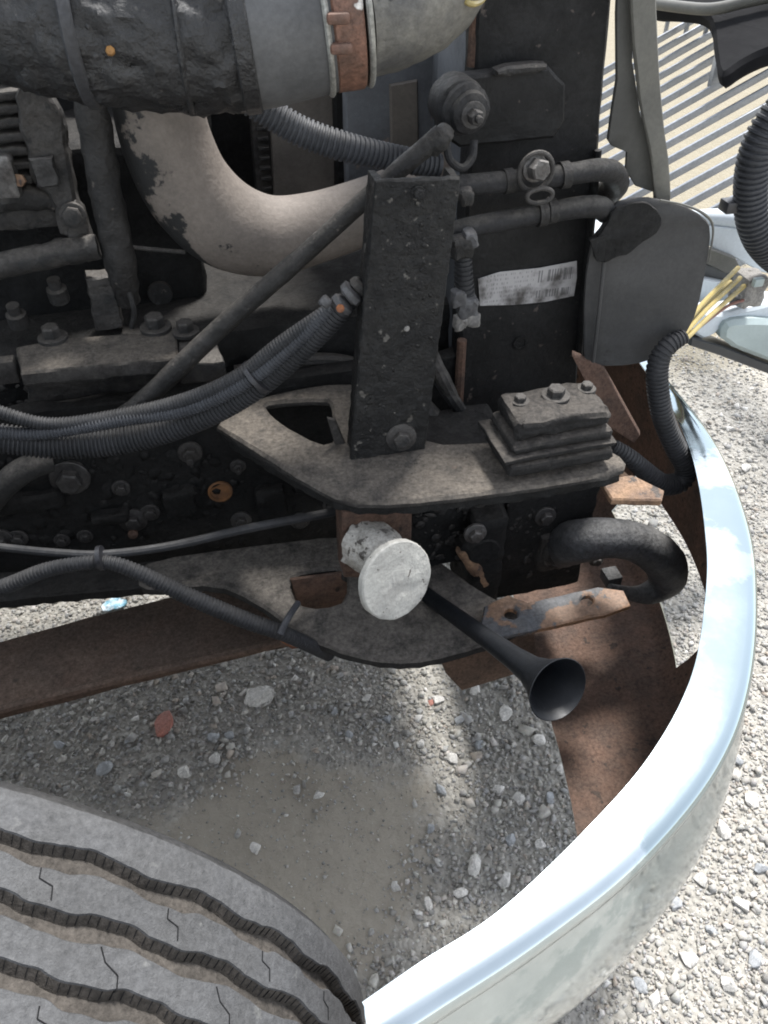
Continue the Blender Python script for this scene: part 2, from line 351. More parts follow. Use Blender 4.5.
#@@BODY
# ================================================================== SETTING
def ground_mat():
    m = bpy.data.materials.new('ground'); m.use_nodes = True
    n = m.node_tree.nodes; L = m.node_tree.links; bs = n['Principled BSDF']
    g = n.new('ShaderNodeTexCoord')
    def nz(sc, det=6):
        t = n.new('ShaderNodeTexNoise'); t.inputs['Scale'].default_value = sc; t.inputs['Detail'].default_value = det
        t.inputs['Roughness'].default_value = .65; L.new(g.outputs['Object'], t.inputs['Vector']); return t.outputs['Fac']
    vo = n.new('ShaderNodeTexVoronoi'); vo.inputs['Scale'].default_value = 90; L.new(g.outputs['Object'], vo.inputs['Vector'])
    hs = n.new('ShaderNodeSeparateColor'); L.new(vo.outputs['Color'], hs.inputs[0])
    cr = n.new('ShaderNodeValToRGB'); L.new(hs.outputs[0], cr.inputs[0])
    e = cr.color_ramp.elements; e[0].color = (.25, .23, .195, 1); e[1].color = (.48, .455, .405, 1)
    e.new(.5).color = (.33, .315, .285, 1)
    big = n.new('ShaderNodeMix'); big.data_type = 'RGBA'; L.new(nz(1.6), big.inputs[0]); L.new(cr.outputs[0], big.inputs[6]); big.inputs[7].default_value = (.30, .285, .255, 1)
    # silt: a drying puddle of fine mud between tyre and bumper
    mp = n.new('ShaderNodeVectorMath'); mp.operation = 'SUBTRACT'; L.new(g.outputs['Object'], mp.inputs[0]); mp.inputs[1].default_value = MUD
    sc = n.new('ShaderNodeVectorMath'); sc.operation = 'MULTIPLY'; L.new(mp.outputs[0], sc.inputs[0]); sc.inputs[1].default_value = (1/.34, 1/.26, 0)
    ln = n.new('ShaderNodeVectorMath'); ln.operation = 'LENGTH'; L.new(sc.outputs[0], ln.inputs[0])
    ad = n.new('ShaderNodeMath'); ad.operation = 'MULTIPLY_ADD'; L.new(nz(6, 9), ad.inputs[0]); ad.inputs[1].default_value = 1.7; L.new(ln.outputs['Value'], ad.inputs[2])
    mr = n.new('ShaderNodeMapRange'); mr.interpolation_type = 'SMOOTHSTEP'; L.new(ad.outputs[0], mr.inputs[0])
    mr.inputs[1].default_value = 1.9; mr.inputs[2].default_value = 1.55
    fine = n.new('ShaderNodeMix'); fine.data_type = 'RGBA'; L.new(nz(40), fine.inputs[0]); fine.inputs[6].default_value = (.25, .224, .182, 1); fine.inputs[7].default_value = (.36, .325, .27, 1)
    mx = n.new('ShaderNodeMix'); mx.data_type = 'RGBA'; L.new(mr.outputs[0], mx.inputs[0]); L.new(big.outputs[2], mx.inputs[6]); L.new(fine.outputs[2], mx.inputs[7])
    # tan soil beyond the truck's nose, darkened to stand in for the hood's shade
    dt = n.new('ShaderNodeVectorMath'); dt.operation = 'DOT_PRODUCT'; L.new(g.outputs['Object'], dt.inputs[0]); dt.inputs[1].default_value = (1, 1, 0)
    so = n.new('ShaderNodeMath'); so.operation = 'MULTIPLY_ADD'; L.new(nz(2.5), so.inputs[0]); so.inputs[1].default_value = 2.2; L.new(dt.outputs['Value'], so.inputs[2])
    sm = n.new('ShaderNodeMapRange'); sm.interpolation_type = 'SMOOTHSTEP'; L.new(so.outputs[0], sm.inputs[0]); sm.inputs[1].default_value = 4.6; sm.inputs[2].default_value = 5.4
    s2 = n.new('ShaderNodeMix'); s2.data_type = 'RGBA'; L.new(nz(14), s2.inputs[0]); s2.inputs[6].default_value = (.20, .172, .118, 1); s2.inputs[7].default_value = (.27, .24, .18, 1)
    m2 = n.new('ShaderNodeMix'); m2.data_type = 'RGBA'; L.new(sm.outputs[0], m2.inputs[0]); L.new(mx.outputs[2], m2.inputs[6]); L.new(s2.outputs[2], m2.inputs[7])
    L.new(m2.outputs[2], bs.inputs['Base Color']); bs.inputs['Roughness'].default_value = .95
    iv = n.new('ShaderNodeMath'); iv.operation = 'MULTIPLY_ADD'; L.new(mr.outputs[0], iv.inputs[0]); iv.inputs[1].default_value = -.72; iv.inputs[2].default_value = .8
    b = n.new('ShaderNodeBump'); L.new(iv.outputs[0], b.inputs['Strength']); b.inputs['Distance'].default_value = .008; L.new(vo.outputs['Distance'], b.inputs['Height']); b.invert = True
    b2 = n.new('ShaderNodeBump'); b2.inputs['Strength'].default_value = .5; b2.inputs['Distance'].default_value = .01; L.new(nz(45, 9), b2.inputs['Height']); L.new(b.outputs[0], b2.inputs['Normal'])
    L.new(b2.outputs[0], bs.inputs['Normal']); MATS['ground'] = m
mudc = Z(290, 860, 0); MUD = (mudc.x, mudc.y, 0)
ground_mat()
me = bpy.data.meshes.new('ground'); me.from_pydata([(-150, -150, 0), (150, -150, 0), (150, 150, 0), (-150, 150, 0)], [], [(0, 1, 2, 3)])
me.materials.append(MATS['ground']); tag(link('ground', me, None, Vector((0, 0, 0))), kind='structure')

def ico():
    bm = bmesh.new(); bmesh.ops.create_icosphere(bm, subdivisions=1, radius=1); bm.verts.index_update()
    v = np.array([tuple(a.co) for a in bm.verts]); f = np.array([[w.index for w in q.verts] for q in bm.faces]); bm.free(); return v, f
def gravel():
    rg = np.random.default_rng(3)
    bv = np.array([(a, b, c) for a in (-1, 1) for b in (-1, 1) for c in (-1, 1)], float)*.72
    bf = np.array([(0, 1, 3), (0, 3, 2), (4, 6, 7), (4, 7, 5), (0, 4, 5), (0, 5, 1), (2, 3, 7), (2, 7, 6), (0, 2, 6), (0, 6, 4), (1, 5, 7), (1, 7, 3)]); N = 200000
    x = rg.uniform(-.95, 2.3, N); y = rg.uniform(.05, 3.1, N)
    # near the camera more
    keep = rg.random(N) < np.clip(1.35-.36*np.hypot(x, y), .2, 1)
    d = np.sqrt(((x-MUD[0])/.30)**2+((y-MUD[1])/.22)**2) + .35*np.sin(x*13+1)*np.sin(y*17)
    keep &= rg.random(N) < np.clip((d-.45)*1.3, .3, 1)
    x, y, d = x[keep], y[keep], d[keep]; n = len(x)
    s = np.exp(rg.normal(math.log(.0031), .47, n)); s = np.clip(s, .002, .018); s *= np.clip(.5+(d-.6)*.8, .5, 1)
    var = bv[None]*(1+rg.uniform(-.45, .3, (40, len(bv), 1)))+rg.uniform(-.22, .22, (40, len(bv), 3))
    k = rg.integers(0, 40, n); V = var[k].copy()
    V *= np.stack([rg.uniform(.8, 1.35, n), rg.uniform(.7, 1.1, n), rg.uniform(.45, .85, n)], 1)[:, None]
    ax = rg.normal(size=(n, 3))*np.array([.8, .8, 1]); ax /= np.linalg.norm(ax, axis=1, keepdims=True); an = rg.uniform(0, 6.28, n)
    q = np.concatenate([np.cos(an/2)[:, None], ax*np.sin(an/2)[:, None]], 1)
    w, a, b, c = q.T
    M = np.stack([1-2*(b*b+c*c), 2*(a*b-c*w), 2*(a*c+b*w), 2*(a*b+c*w), 1-2*(a*a+c*c), 2*(b*c-a*w), 2*(a*c-b*w), 2*(b*c+a*w), 1-2*(a*a+b*b)], 1).reshape(n, 3, 3)
    V = np.einsum('nij,nvj->nvi', M, V)*s[:, None, None]
    V[..., 0] += x[:, None]; V[..., 1] += y[:, None]; V[..., 2] += (s*.22)[:, None]
    Fi = bf[None]+(np.arange(n)*len(bv))[:, None, None]
    V = V.reshape(-1, 3); Fi = Fi.reshape(-1, 3)
    me = bpy.data.meshes.new('gravel'); me.vertices.add(len(V)); me.vertices.foreach_set('co', V.ravel())
    me.loops.add(Fi.size); me.loops.foreach_set('vertex_index', Fi.ravel().astype(np.int32))
    me.polygons.add(len(Fi)); me.polygons.foreach_set('loop_start', np.arange(0, Fi.size, 3, dtype=np.int32))
    me.update(calc_edges=True)
    m = bpy.data.materials.new('gravel'); m.use_nodes = True; nd = m.node_tree.nodes; L = m.node_tree.links; bs = nd['Principled BSDF']
    g = nd.new('ShaderNodeNewGeometry'); cr = nd.new('ShaderNodeValToRGB'); L.new(g.outputs['Random Per Island'], cr.inputs[0])
    e = cr.color_ramp.elements; e[0].color = (.20, .195, .185, 1); e[1].color = (.60, .585, .56, 1)
    for p, c in ((.15, (.28, .265, .24, 1)), (.4, (.34, .335, .325, 1)), (.6, (.39, .37, .335, 1)), (.8, (.45, .43, .39, 1)), (.9, (.36, .31, .26, 1))): e.new(p).color = c
    tc = nd.new('ShaderNodeTexCoord'); t = nd.new('ShaderNodeTexNoise'); t.inputs['Scale'].default_value = 260; L.new(tc.outputs['Object'], t.inputs['Vector'])
    mx = nd.new('ShaderNodeMix'); mx.data_type = 'RGBA'; mx.blend_type = 'MULTIPLY'; mx.inputs[0].default_value = .5; L.new(cr.outputs[0], mx.inputs[6]); L.new(t.outputs['Color'], mx.inputs[7])
    mm = nd.new('ShaderNodeMix'); mm.data_type = 'RGBA'; mm.inputs[0].default_value = .35; L.new(cr.outputs[0], mm.inputs[6]); L.new(mx.outputs[2], mm.inputs[7])
    L.new(mm.outputs[2], bs.inputs['Base Color']); bs.inputs['Roughness'].default_value = .9
    b = nd.new('ShaderNodeBump'); b.inputs['Strength'].default_value = .5; b.inputs['Distance'].default_value = .002; L.new(t.outputs['Fac'], b.inputs['Height']); L.new(b.outputs[0], bs.inputs['Normal'])
    me.materials.append(m)
    tag(link('gravel', me, None, Vector((0, 0, 0))), label='loose grey crushed gravel spread over the dirt', kind='stuff')
gravel()

def stone(px, py, rp, m, sq=.7, seed=0, group=None, label=None, name='stone'):
    c = Z(px, py, 0); r = rp*mpp(c); rr = random.Random(seed*13+5)
    bm = bmesh.new(); bmesh.ops.create_icosphere(bm, subdivisions=2, radius=1)
    off = Vector((seed*3.1, seed*1.7, 0)); rot = rr.uniform(0, 6.3)
    pl = [(Vector((rr.gauss(0, 1), rr.gauss(0, 1), rr.gauss(0, .8))).normalized(), rr.uniform(.42, .72)) for _ in range(11)]
    for v in bm.verts:
        p = v.co.copy()
        for nn, dd in pl:
            t = p.dot(nn)
            if t > dd: p -= nn*(t-dd)
        p *= 1+.12*noise.noise(p*2+off)
        p = Vector((p.x*1.25, p.y*.95, p.z*sq)); p.rotate(Matrix.Rotation(rot, 3, 'Z'))
        v.co = p*r
    bm.verts.index_update(); V = [c+v.co+Vector((0, 0, r*sq*.45)) for v in bm.verts]; Fc = [tuple(w.index for w in q.verts) for q in bm.faces]; bm.free()
    o = mk(name, (V, Fc), m, angle=14); return tag(o, label, 'stone', group)
stone(167, 725, 13, 'stone_red', .6, 1, None, 'brick red stone lying on the dark gravel by the rusty beam')
stone(262, 697, 16, 'stone_pale', .5, 2, None, 'largest flat pale stone on the gravel below the lower bracket plate')
for i, (x, y, r) in enumerate([(216, 759, 8), (185, 772, 9), (320, 796, 7), (256, 849, 8), (297, 793, 4), (437, 700, 8), (475, 866, 11), (462, 892, 9), (505, 880, 9), (428, 905, 8), (395, 888, 7), (538, 742, 9), (560, 770, 8),
                               (520, 800, 9), (497, 790, 8), (452, 760, 8), (476, 690, 9), (505, 716, 10), (420, 745, 7), (366, 700, 7), (540, 845, 8), (700, 880, 10), (722, 830, 11), (742, 905, 10), (690, 960, 11), (728, 985, 12), (750, 800, 10), (655, 1000, 10), (745, 470, 7), (730, 430, 6), (575, 660, 7)]):
    stone(x, y, r*.9, 'stone_pale', .62, 10+i, *((('pale stones outside the bumper', 'small pale angular stone on the bright gravel outside the chrome bumper') if x > 610 else ('pale stones inside the bumper', 'small pale angular stone on the gravel inside the bumper curve')) if x > 390 else ('pale stones by the mud', 'small pale stone beside the smooth mud in front of the tyre')))
for i, (x, y, r) in enumerate([(212, 738, 8), (230, 735, 7), (105, 768, 11), (335, 712, 6), (350, 735, 6), (440, 790, 9), (480, 745, 8), (430, 830, 7), (510, 840, 8), (460, 720, 8), (550, 800, 8), (388, 720, 6), (60, 745, 8), (130, 740, 7), (760, 870, 10), (710, 930, 9), (675, 905, 9), (640, 985, 10), (755, 960, 11), (735, 760, 9)]):
    stone(x, y, r*.85, 'stone_grey', .6, 60+i, *((('grey stones outside the bumper', 'blue-grey stone chip on the bright gravel outside the chrome bumper') if x > 610 else ('grey stones inside the bumper', 'blue-grey stone chip on the gravel inside the bumper curve')) if x > 390 else ('grey stones under the beam', 'blue-grey stone chip on the gravel below the rusty beam')))
for i, (x, y, r) in enumerate([(573, 781, 5), (430, 703, 4)]):
    stone(x, y, r, 'stone_red', .6, 90+i, 'reddish pebbles', 'tiny reddish pebble on the pale gravel inside the bumper curve')
q = Z(114, 607, 0)
tag(mk('litter_scrap', refine(plate([q+Vector((a, b, .012)) for a, b in ((-.03, -.012), (.0, -.022), (.032, -.008), (.026, .016), (-.012, .02))], Vector((0, 0, -.004)), rnd=1, bev=.001), .01, .004, 70), 'litter'),
    'crumpled blue and white litter scrap on the gravel under the bracket', 'litter')

# ================================================================== TRUCK
truck = bpy.data.objects.new('truck', None); S.collection.objects.link(truck)
truck.location = (-.3, 1.35, 0); WL[truck] = Vector(truck.location); truck.empty_display_size = .3
tag(truck, 'grimy black truck front end with opened engine bay, chrome bumper and worn tyre', 'truck')

# ------------------------------------------------------------------ front wheel
def wheel():
    x0, Y0, st, Rt = -.45, .452, -.262, .525
    cz = Rt-.008
    ca, sa = math.cos(st), math.sin(st)
    ctr = Vector((x0, Y0, cz)); fx = Vector((ca, sa, 0)); out = Vector((sa, -ca, 0))     # out: towards the roadside
    def pt(th, w, r): return ctr+fx*(r*math.cos(th))+Vector((0, 0, r*math.sin(th)))+out*w
    NT = 720
    gr = [.040, .083, .126, .169]; gw = .0185; dep = .0105
    cols = [('s', -.012, .30, 2), ('s', -.028, .36, 2), ('s', -.032, .43, 2), ('s', -.022, .485, 2), ('s', -.010, .512, 2), ('s', .0, .5215, 0), ('s', .008, .5245, 0), ('s', .020, .525, 0)]
    for i, g in enumerate(gr):
        cols += [('g', g-gw/2, .525, 0, i, 0), ('g', g-gw/2+.0008, .5232, 1, i, 0), ('g', g-gw/2+.006, .525-dep, 1, i, 0), ('g', g+gw/2-.0035, .525-dep, 1, i, 1), ('g', g+gw/2-.001, .5235, 0, i, 1), ('g', g+gw/2, .525, 0, i, 1)]
    T = .207
    cols += [('s', T-.012, .525, 0), ('s', T-.006, .5235, 0), ('s', T+.004, .519, 0), ('s', T+.016, .505, 2), ('s', T+.03, .47, 2), ('s', T+.034, .42, 2), ('s', T+.026, .36, 2), ('s', T+.01, .30, 2)]
    V, Fc, idx = [], [], []
    for j in range(NT):
        th = 2*math.pi*j/NT
        for c in cols:
            w = c[1]; r = c[2]
            if c[0] == 'g':
                ph = c[4]*1.9+c[5]*.9; u = th*66/2
                a = math.sin(u+ph); w += .0024*math.copysign(abs(a)**.6, a)+.0006*math.sin(u*3.1+ph)
                w += .0007*noise.noise(Vector((th*40, c[4], c[5])))
            if c[0] == 's' and c[1] == 0.: w += .0012*noise.noise(Vector((th*30, 0, 5)))
            V.append(pt(th, w, r))
    nc = len(cols)
    for j in range(NT):
        for i in range(nc-1):
            a = j*nc+i; b = ((j+1) % NT)*nc+i
            Fc.append((a, a+1, b+1, b)); idx.append(cols[i][3] if cols[i][3] == cols[i+1][3] or cols[i][3] == 1 else (cols[i+1][3] if cols[i+1][3] == 2 else cols[i][3]))
    # steel disc wheel
    prof = [(-.015, .30), (-.012, .285), (.03, .27), (.10, .265), (.12, .25), (.13, .16), (.125, .14), (.10, .135), (.09, .0)]
    dv, df = [], []
    for s, r in prof:
        for k in range(48): dv.append(pt(2*math.pi*k/48, s, max(r, .001)))
    for s, r in ((.215, .30), (.21, .28), (.17, .268), (.121, .262)):
        for k in range(48): dv.append(pt(2*math.pi*k/48, s, r))
    for i in range(len(prof)-1):
        for k in range(48): a, b = i*48+k, i*48+(k+1) % 48; df.append((a, b, b+48, a+48))
    for i in range(len(prof), len(prof)+3):
        for k in range(48): a, b = i*48+k, i*48+(k+1) % 48; df.append((a, b, b+48, a+48))
    rim = mk('front_wheel', (dv, df), 'wheel_paint', truck)
    mk('tyre', (V, Fc), None, rim, angle=50, mats=['tread', 'groove', 'sidewall'], idx=idx)
    for k in range(10):
        th = 2*math.pi*k/10; mk('wheel_nut', bolt(pt(th, .129, .20), out, .014, .02), 'steel_dark', rim)
    # thin moulded slits along the groove walls and zigzag cuts on the ribs
    L = []
    def sliver(a, b, wd):
        d = (b-a).normalized(); n = (a-ctr); n -= out*n.dot(out); n.normalize(); s = d.cross(n)*wd
        k = len(L)*8
        vv = [a-s-n*.004, a+s-n*.004, b+s-n*.004, b-s-n*.004, a-s+n*.0006, a+s+n*.0006, b+s+n*.0006, b-s+n*.0006]
        L.append((vv, [(0, 1, 2, 3), (7, 6, 5, 4), (0, 4, 5, 1), (1, 5, 6, 2), (2, 6, 7, 3), (3, 7, 4, 0)]))
    rr = random.Random(4)
    for j in range(170):
        th = math.radians(-10)+j*math.radians(150)/170
        for g in gr:
            for e in (-1,):
                t = th+rr.uniform(-.002, .002); i = gr.index(g); a = math.sin(t*33+i*1.9)
                w = g+e*gw/2+.0024*math.copysign(abs(a)**.6, a)+.0006*math.sin(t*33*3.1+i*1.9)
                sliver(pt(t+.0005, w+.0012, .5236), pt(t-.003, w+.0052, .5165), .00028)
    for i in range(3):
        for j in range(12):
            th = math.radians(-5)+(j+.37*i+.2)*math.radians(140)/12; m = (gr[i]+gr[i+1])/2
            z = [(-.010, .002), (-.0025, .001), (.0005, -.010), (.010, -.012)] if i % 2 == 0 else [(-.012, .010), (-.003, .004), (.003, -.008), (.013, -.010)]
            for (a0, b0), (a1, b1) in zip(z[:-1], z[1:]):
                sliver(pt(th+b0/.525, m+a0, .5251), pt(th+b1/.525, m+a1, .5251), .00042)
    tag(mk('tread_slits', join(*L), 'slit', rim, smooth=False), kind='stuff')
wheel()

# ------------------------------------------------------------------ chrome bumper
def bumper():
    ZB = .76
    px = [((668, 378), (655, 385)), ((715, 440), (690, 450)), ((748, 520), (706, 540)), ((757, 600), (704, 610)), ((748, 690), (690, 680)), ((715, 770), (650, 755)),
          ((640, 860), (585, 830)), ((540, 940), (500, 910)), ((440, 1006), (420, 962)), ((372, 1050), (362, 1002))]
    near = [(Z(*a, ZB), Z(*b, ZB)) for a, b in px]
    near = [(Vector((.805, 1.35, ZB)), Vector((.772, 1.35, ZB)))] + near
    far = [(Vector((a.x, 2.7-a.y, ZB)), Vector((b.x, 2.7-b.y, ZB))) for a, b in near[1:]][::-1]
    st = far+near; n = 14
    O = catmull([a for a, b in st], n); I = catmull([b for a, b in st], n); N = len(O)
    rows = []                                  # (function of station) -> point
    V, cols = [], None
    for i in range(N):
        o, q = O[i], I[i]
        t = (O[min(i+1, N-1)]-O[max(i-1, 0)]).normalized(); nm = Vector((t.y, -t.x, 0))
        if nm.dot(o-q) < 0: nm = -nm
        f = min(i, N-1-i)/n                    # 0 at an end
        slant = max(0, 1-f/2.2)*.25            # the ends are cut back towards the front
        fl = float(np.interp(f, [2, 3, 4, 5, 6, 7, 8], [0.0, .010, .055, .11, .17, .215, .235]))+.002     # bottom shelf depth
        d = (o-q)
        prof = [(q-nm*.0, .0), (q+nm*.002, .0), (q+nm*.004, .0), (q.lerp(o, .30), .001), (q.lerp(o, .6), .0015), (q.lerp(o, .80), .001), (o-nm*.006, .0), (o-nm*.001, -.0022), (o+nm*.0025, -.0065), (o+nm*.004, -.013),
                (o+nm*.004, -.023), (o+nm*.0025, -.028), (o+nm*.003, -.034), (o+nm*.010, -.06), (o+nm*.019, -.10), (o+nm*.026, -.15), (o+nm*.028, -.20), (o+nm*.024, -.25), (o+nm*.014, -.30), (o+nm*.002, -.335), (o-nm*.012, -.362), (o-nm*.026, -.38), (o-nm*.04, -.388),
                (o-nm*(.04+fl*.5), -.392), (o-nm*(.04+fl), -.388)]
        for p, dz in prof:
            p = Vector((p.x, p.y, ZB+dz))
            if slant: p -= t*0 if False else Vector((0, 0, 0)); p.x += slant*max(0, -dz-.01)*.9
            V.append(p)
    nr = 25; Fc = []
    for i in range(N-1):
        for k in range(nr-1):
            c = (V[i*nr+k]+V[(i+1)*nr+k+1])/2
            # openings for the tow hooks
            def hole(y, z): return .72 < y < 1.12 and z < .53 and 14 <= k <= 19
            if hole(c.y, c.z) or hole(2.7-c.y, c.z): continue
            a = i*nr+k; Fc.append((a, a+1, a+1+nr, a+nr))
    v = np.array([tuple(a) for a in V]); c = (v.min(0)+v.max(0))/2
    me = bpy.data.meshes.new('front_bumper'); me.from_pydata([tuple(a) for a in v-c], [], Fc)
    bm = bmesh.new(); bm.from_mesh(me); bmesh.ops.recalc_face_normals(bm, faces=bm.faces)
    bm.faces.ensure_lookup_table()
    top = max(bm.faces, key=lambda q: q.calc_center_median().z)
    if top.normal.z < 0: bmesh.ops.reverse_faces(bm, faces=bm.faces)
    bm.to_mesh(me); bm.free()
    for m in ('chrome', 'rust'): me.materials.append(MATS[m])
    me.polygons.foreach_set('use_smooth', [True]*len(me.polygons))
    o = link('front_bumper', me, truck, Vector(c))
    s = o.modifiers.new('shell', 'SOLIDIFY'); s.thickness = .0025; s.offset = -1; s.material_offset = 1; s.material_offset_rim = 0
    e = o.modifiers.new('crisp', 'EDGE_SPLIT'); e.split_angle = math.radians(50)
    return o
bumper_o = bumper()
# ------------------------------------------------------------------ bracket plates of the frame
M_ = lambda n, vf, m, par=truck, **k: mk(n, vf, m, par, **k)
up_z, lo_z = .855, .60
up = M_('upper_bracket_plate', refine(zplate([(214, 424), (224, 430), (262, 454), (308, 483), (345, 502), (400, 503), (480, 494), (560, 483), (624, 471), (627, 459), (604, 446), (560, 438), (490, 441), (428, 444), (402, 420), (388, 386), (340, 382), (290, 389), (250, 400)],
        up_z, .013, holes=[[(263, 407), (270, 402), (326, 399), (332, 404), (333, 424), (335, 441), (320, 444), (288, 427)]], bev=.004), .022, .0012, 60), 'dusty')
M_('skirt', refine(plate([Z(x, y+3, up_z-.012) for x, y in ((216, 428), (260, 456), (306, 484), (346, 503), (400, 504), (480, 495), (560, 484), (622, 472), (616, 464), (560, 474), (480, 486), (400, 496), (350, 494), (312, 476), (264, 446), (228, 424))], Vector((0, 0, -.016)), rnd=1), .015, .002, 80), 'grime_dark', up)
M_('gusset', yplate([(327, 418), (336, 420), (356, 468), (350, 474), (340, 462)], .90, .006, rnd=0), 'casting', up)
lo = M_('lower_bracket_plate', refine(zplate([(140, 588), (165, 588), (215, 583), (255, 600), (290, 627), (330, 649), (370, 660), (410, 663), (450, 655), (520, 634), (520, 610), (480, 590), (440, 560), (400, 540), (345, 534), (250, 545), (150, 559), (135, 572)],
        lo_z, .02, holes=[[(288, 579), (305, 572), (346, 568), (348, 600), (322, 608), (296, 604)]], bev=.004), .025, .0012, 60), 'dusty_grey')
M_('skirt', refine(plate([Z(x, y, lo_z-.018) for x, y in ((-60, 606), (30, 595), (100, 589), (160, 583), (160, 572), (100, 576), (30, 584), (-60, 594))], Vector((0, 0, -.025)), rnd=0), .02, .002, 70), 'grime_dark', lo)
M_('dark_flange', refine(zplate([(-60, 608), (30, 597), (100, 591), (160, 585), (160, 560), (60, 568), (-60, 576)], lo_z-.004, .02, rnd=0), .02, .002, 60), 'grime_dark', lo)
M_('rusty_tab', yplate([(290, 580), (348, 572), (348, 604), (320, 612), (298, 606)], P(320, 600, .9).y, .006, rnd=0), 'rust', lo)
# web of the rail behind the plates and the dark casting by its end
rail = M_('frame_rail', refine(box(((P(-120, 480, 1.06).x+P(500, 480, 1.06).x)/2, 1.075, .685), P(500, 480, 1.06).x-P(-120, 480, 1.06).x, .03, .37, .004), .05, .003, 35), 'grime_dark')
def rb(x, y, r, m='steel_dark', par=rail, Y=1.058, st=0., d=None, name='bolt', w=1.6): return M_(name, bolt(P(x, y, Y), d or Vector((-.05, -1, .05)), r, None, st, w), m, par)
rb(70, 477, .019, 'steel_dark', w=1.6); rb(190, 452, .012, 'casting', st=.015); rb(121, 488, .009); rb(133, 520, .012, w=1.9); rb(150, 512, .010); rb(241, 520, .010, w=1.8); rb(238, 466, .008, st=.01)
rb(0, 540, .014); rb(18, 538, .010); rb(62, 540, .008); rb(85, 536, .008); rb(285, 470, .010); rb(300, 520, .011); rb(330, 505, .008)
M_('core_plug', lathe(P(220, 490, 1.062), Vector((-.05, -1, .1)), [(-.002, .02), (.006, .02), (.007, .017), (.003, .015), (.003, .001)], 20), 'orange_plug', rail)
for x, y in ((133, 533), (243, 527)): M_('rust_plug', lathe(P(x, y, 1.05), Vector((0, -1, .3)), [(0, .008), (.006, .008), (.007, .005)], 12), 'rust', rail)
for x, y, w, h in ((30, 500, .10, .03), (110, 515, .06, .02), (180, 500, .05, .05), (270, 500, .05, .06), (310, 480, .06, .04)):
    M_('cast_boss', crust(box(P(x, y, 1.055), w, .03, h, .006, sub=3), .006, 40), 'grime_dark', rail)
M_('lifting_lug', tube([(-20, 515, 1.03, 12), (5, 485, 1.02, 13), (28, 468, 1.02, 13), (52, 462, 1.03, 10)], 12), 'dusty_grey', rail)
# frame end to which the hook is bolted
xl, xr = P(500, 560, .87).x, P(610, 480, .85).x
fe = M_('frame_end', refine(box(((xl+xr)/2, .900, .660), xr-xl, .06, .325, .005), .03, .003, 40), 'grime_dark')
for x, y, r in ((553, 552, .012), (547, 558, .009), (545, 516, .011), (596, 560, .008)): rb(x, y, r, 'steel_dark' if y < 550 else 'steel', fe, .868)
cp = M_('steering_gear', refine(join(box(P(478, 545, .88), .055, .10, .20, .012), lathe(P(482, 548, .84), Vector((0, -1, 0)), [(-.02, .036), (.0, .034), (.012, .024)], 20), box(((P(410, 545, .86).x+P(505, 545, .86).x)/2, .93, .715), P(505, 545, .86).x-P(410, 545, .86).x, .12, .225, .01)), .02, .004, 45), 'grime_dark')
rb(475, 533, .011, 'steel', cp, .832); rb(480, 500, .008, 'steel_dark', cp, .83)
M_('rust_stub', tube([(462, 548, .845, 8), (474, 565, .84, 8), (484, 582, .84, 7)], 12, wob=.2), 'rust_tan', cp)
# rubber mount on the upper plate
mc = Z(548, 447, .87); mrot = Matrix.Rotation(math.radians(2), 3, 'Z')
mnt = M_('rubber_mount', crust(box(mc+Vector((0, 0, .004)), .150, .088, .020, .006, mrot, 3), .0025, 60), 'rubber_dusty')
M_('mount_plate', crust(box(mc+Vector((-.004, .004, .0215)), .160, .094, .007, .002, mrot, 3), .0018, 60), 'rubber_dusty', mnt)
M_('rubber_layer', crust(box(mc+Vector((.002, .006, .033)), .142, .084, .015, .006, mrot, 3), .0025, 60), 'rubber_dusty', mnt)
M_('mount_cap', crust(box(mc+Vector((.004, .008, .055)), .132, .074, .028, .009, mrot, 4), .006, 45), 'rubber_dusty', mnt)
for dx, dy, r in ((.005, .012, .012), (.052, .018, .008), (-.045, .012, .008)): M_('bolt', bolt(mc+Vector((.004+dx, .008+dy, .068)), Vector((0, 0, 1)), r), 'casting', mnt)
M_('mount_ear', tube([(480, 470, .86, 5), (486, 445, .90, 5), (500, 425, .94, 5), (520, 420, .96, 5)], 8), 'rubber', mnt)
# hook, its plate, rusty brackets
M_('tow_hook', tube([(556, 546, .92, 22), (564, 544, .875, 23), (580, 541, .835, 22.5), (608, 538, .815, 20.5), (638, 543, .815, 20), (662, 559, .815, 21), (667, 577, .815, 19), (654, 591, .815, 13), (634, 594, .815, 8), (610, 587, .815, 3.5)], 18, wob=.06), 'hook')
M_('hook_boss', refine(join(box(P(556, 548, .875), .075, .03, .085, .012), lathe(P(560, 548, .865), Vector((0, -1, 0)), [(-.01, .034), (.006, .033), (.012, .026)], 20)), .012, .003, 45), 'grime', fe)
hp = M_('hook_plate', refine(plate([Z(x, y, .625) for x, y in ((484, 606), (508, 594), (528, 602), (598, 586), (624, 590), (631, 605), (604, 614), (540, 628), (492, 638), (481, 626))], Vector((0, 0, -.012)),
        holes=[[Z(x, y, .625) for x, y in ypx(511, 613, 7, 10, .8)], [Z(x, y, .625) for x, y in ypx(587, 600, 7, 10, .8)]], rnd=0, hrnd=0), .025, .001, 50), 'hook_plate')
M_('latch', box(P(611, 577, .845), .028, .03, .022, .003), 'hook', hp)
M_('rusty_angle', plate([P(x, y, .80) for x, y in ((437, 652), (535, 634), (537, 668), (462, 691), (446, 674))], Vector((0, .05, 0)), rnd=0), 'rust_beam')
M_('rusty_tab', refine(plate([Z(x, y, .80) for x, y in ((600, 480), (632, 474), (664, 490), (662, 500), (612, 499))], Vector((0, 0, -.012)), rnd=0), .02, .001, 50), 'rust_tan')
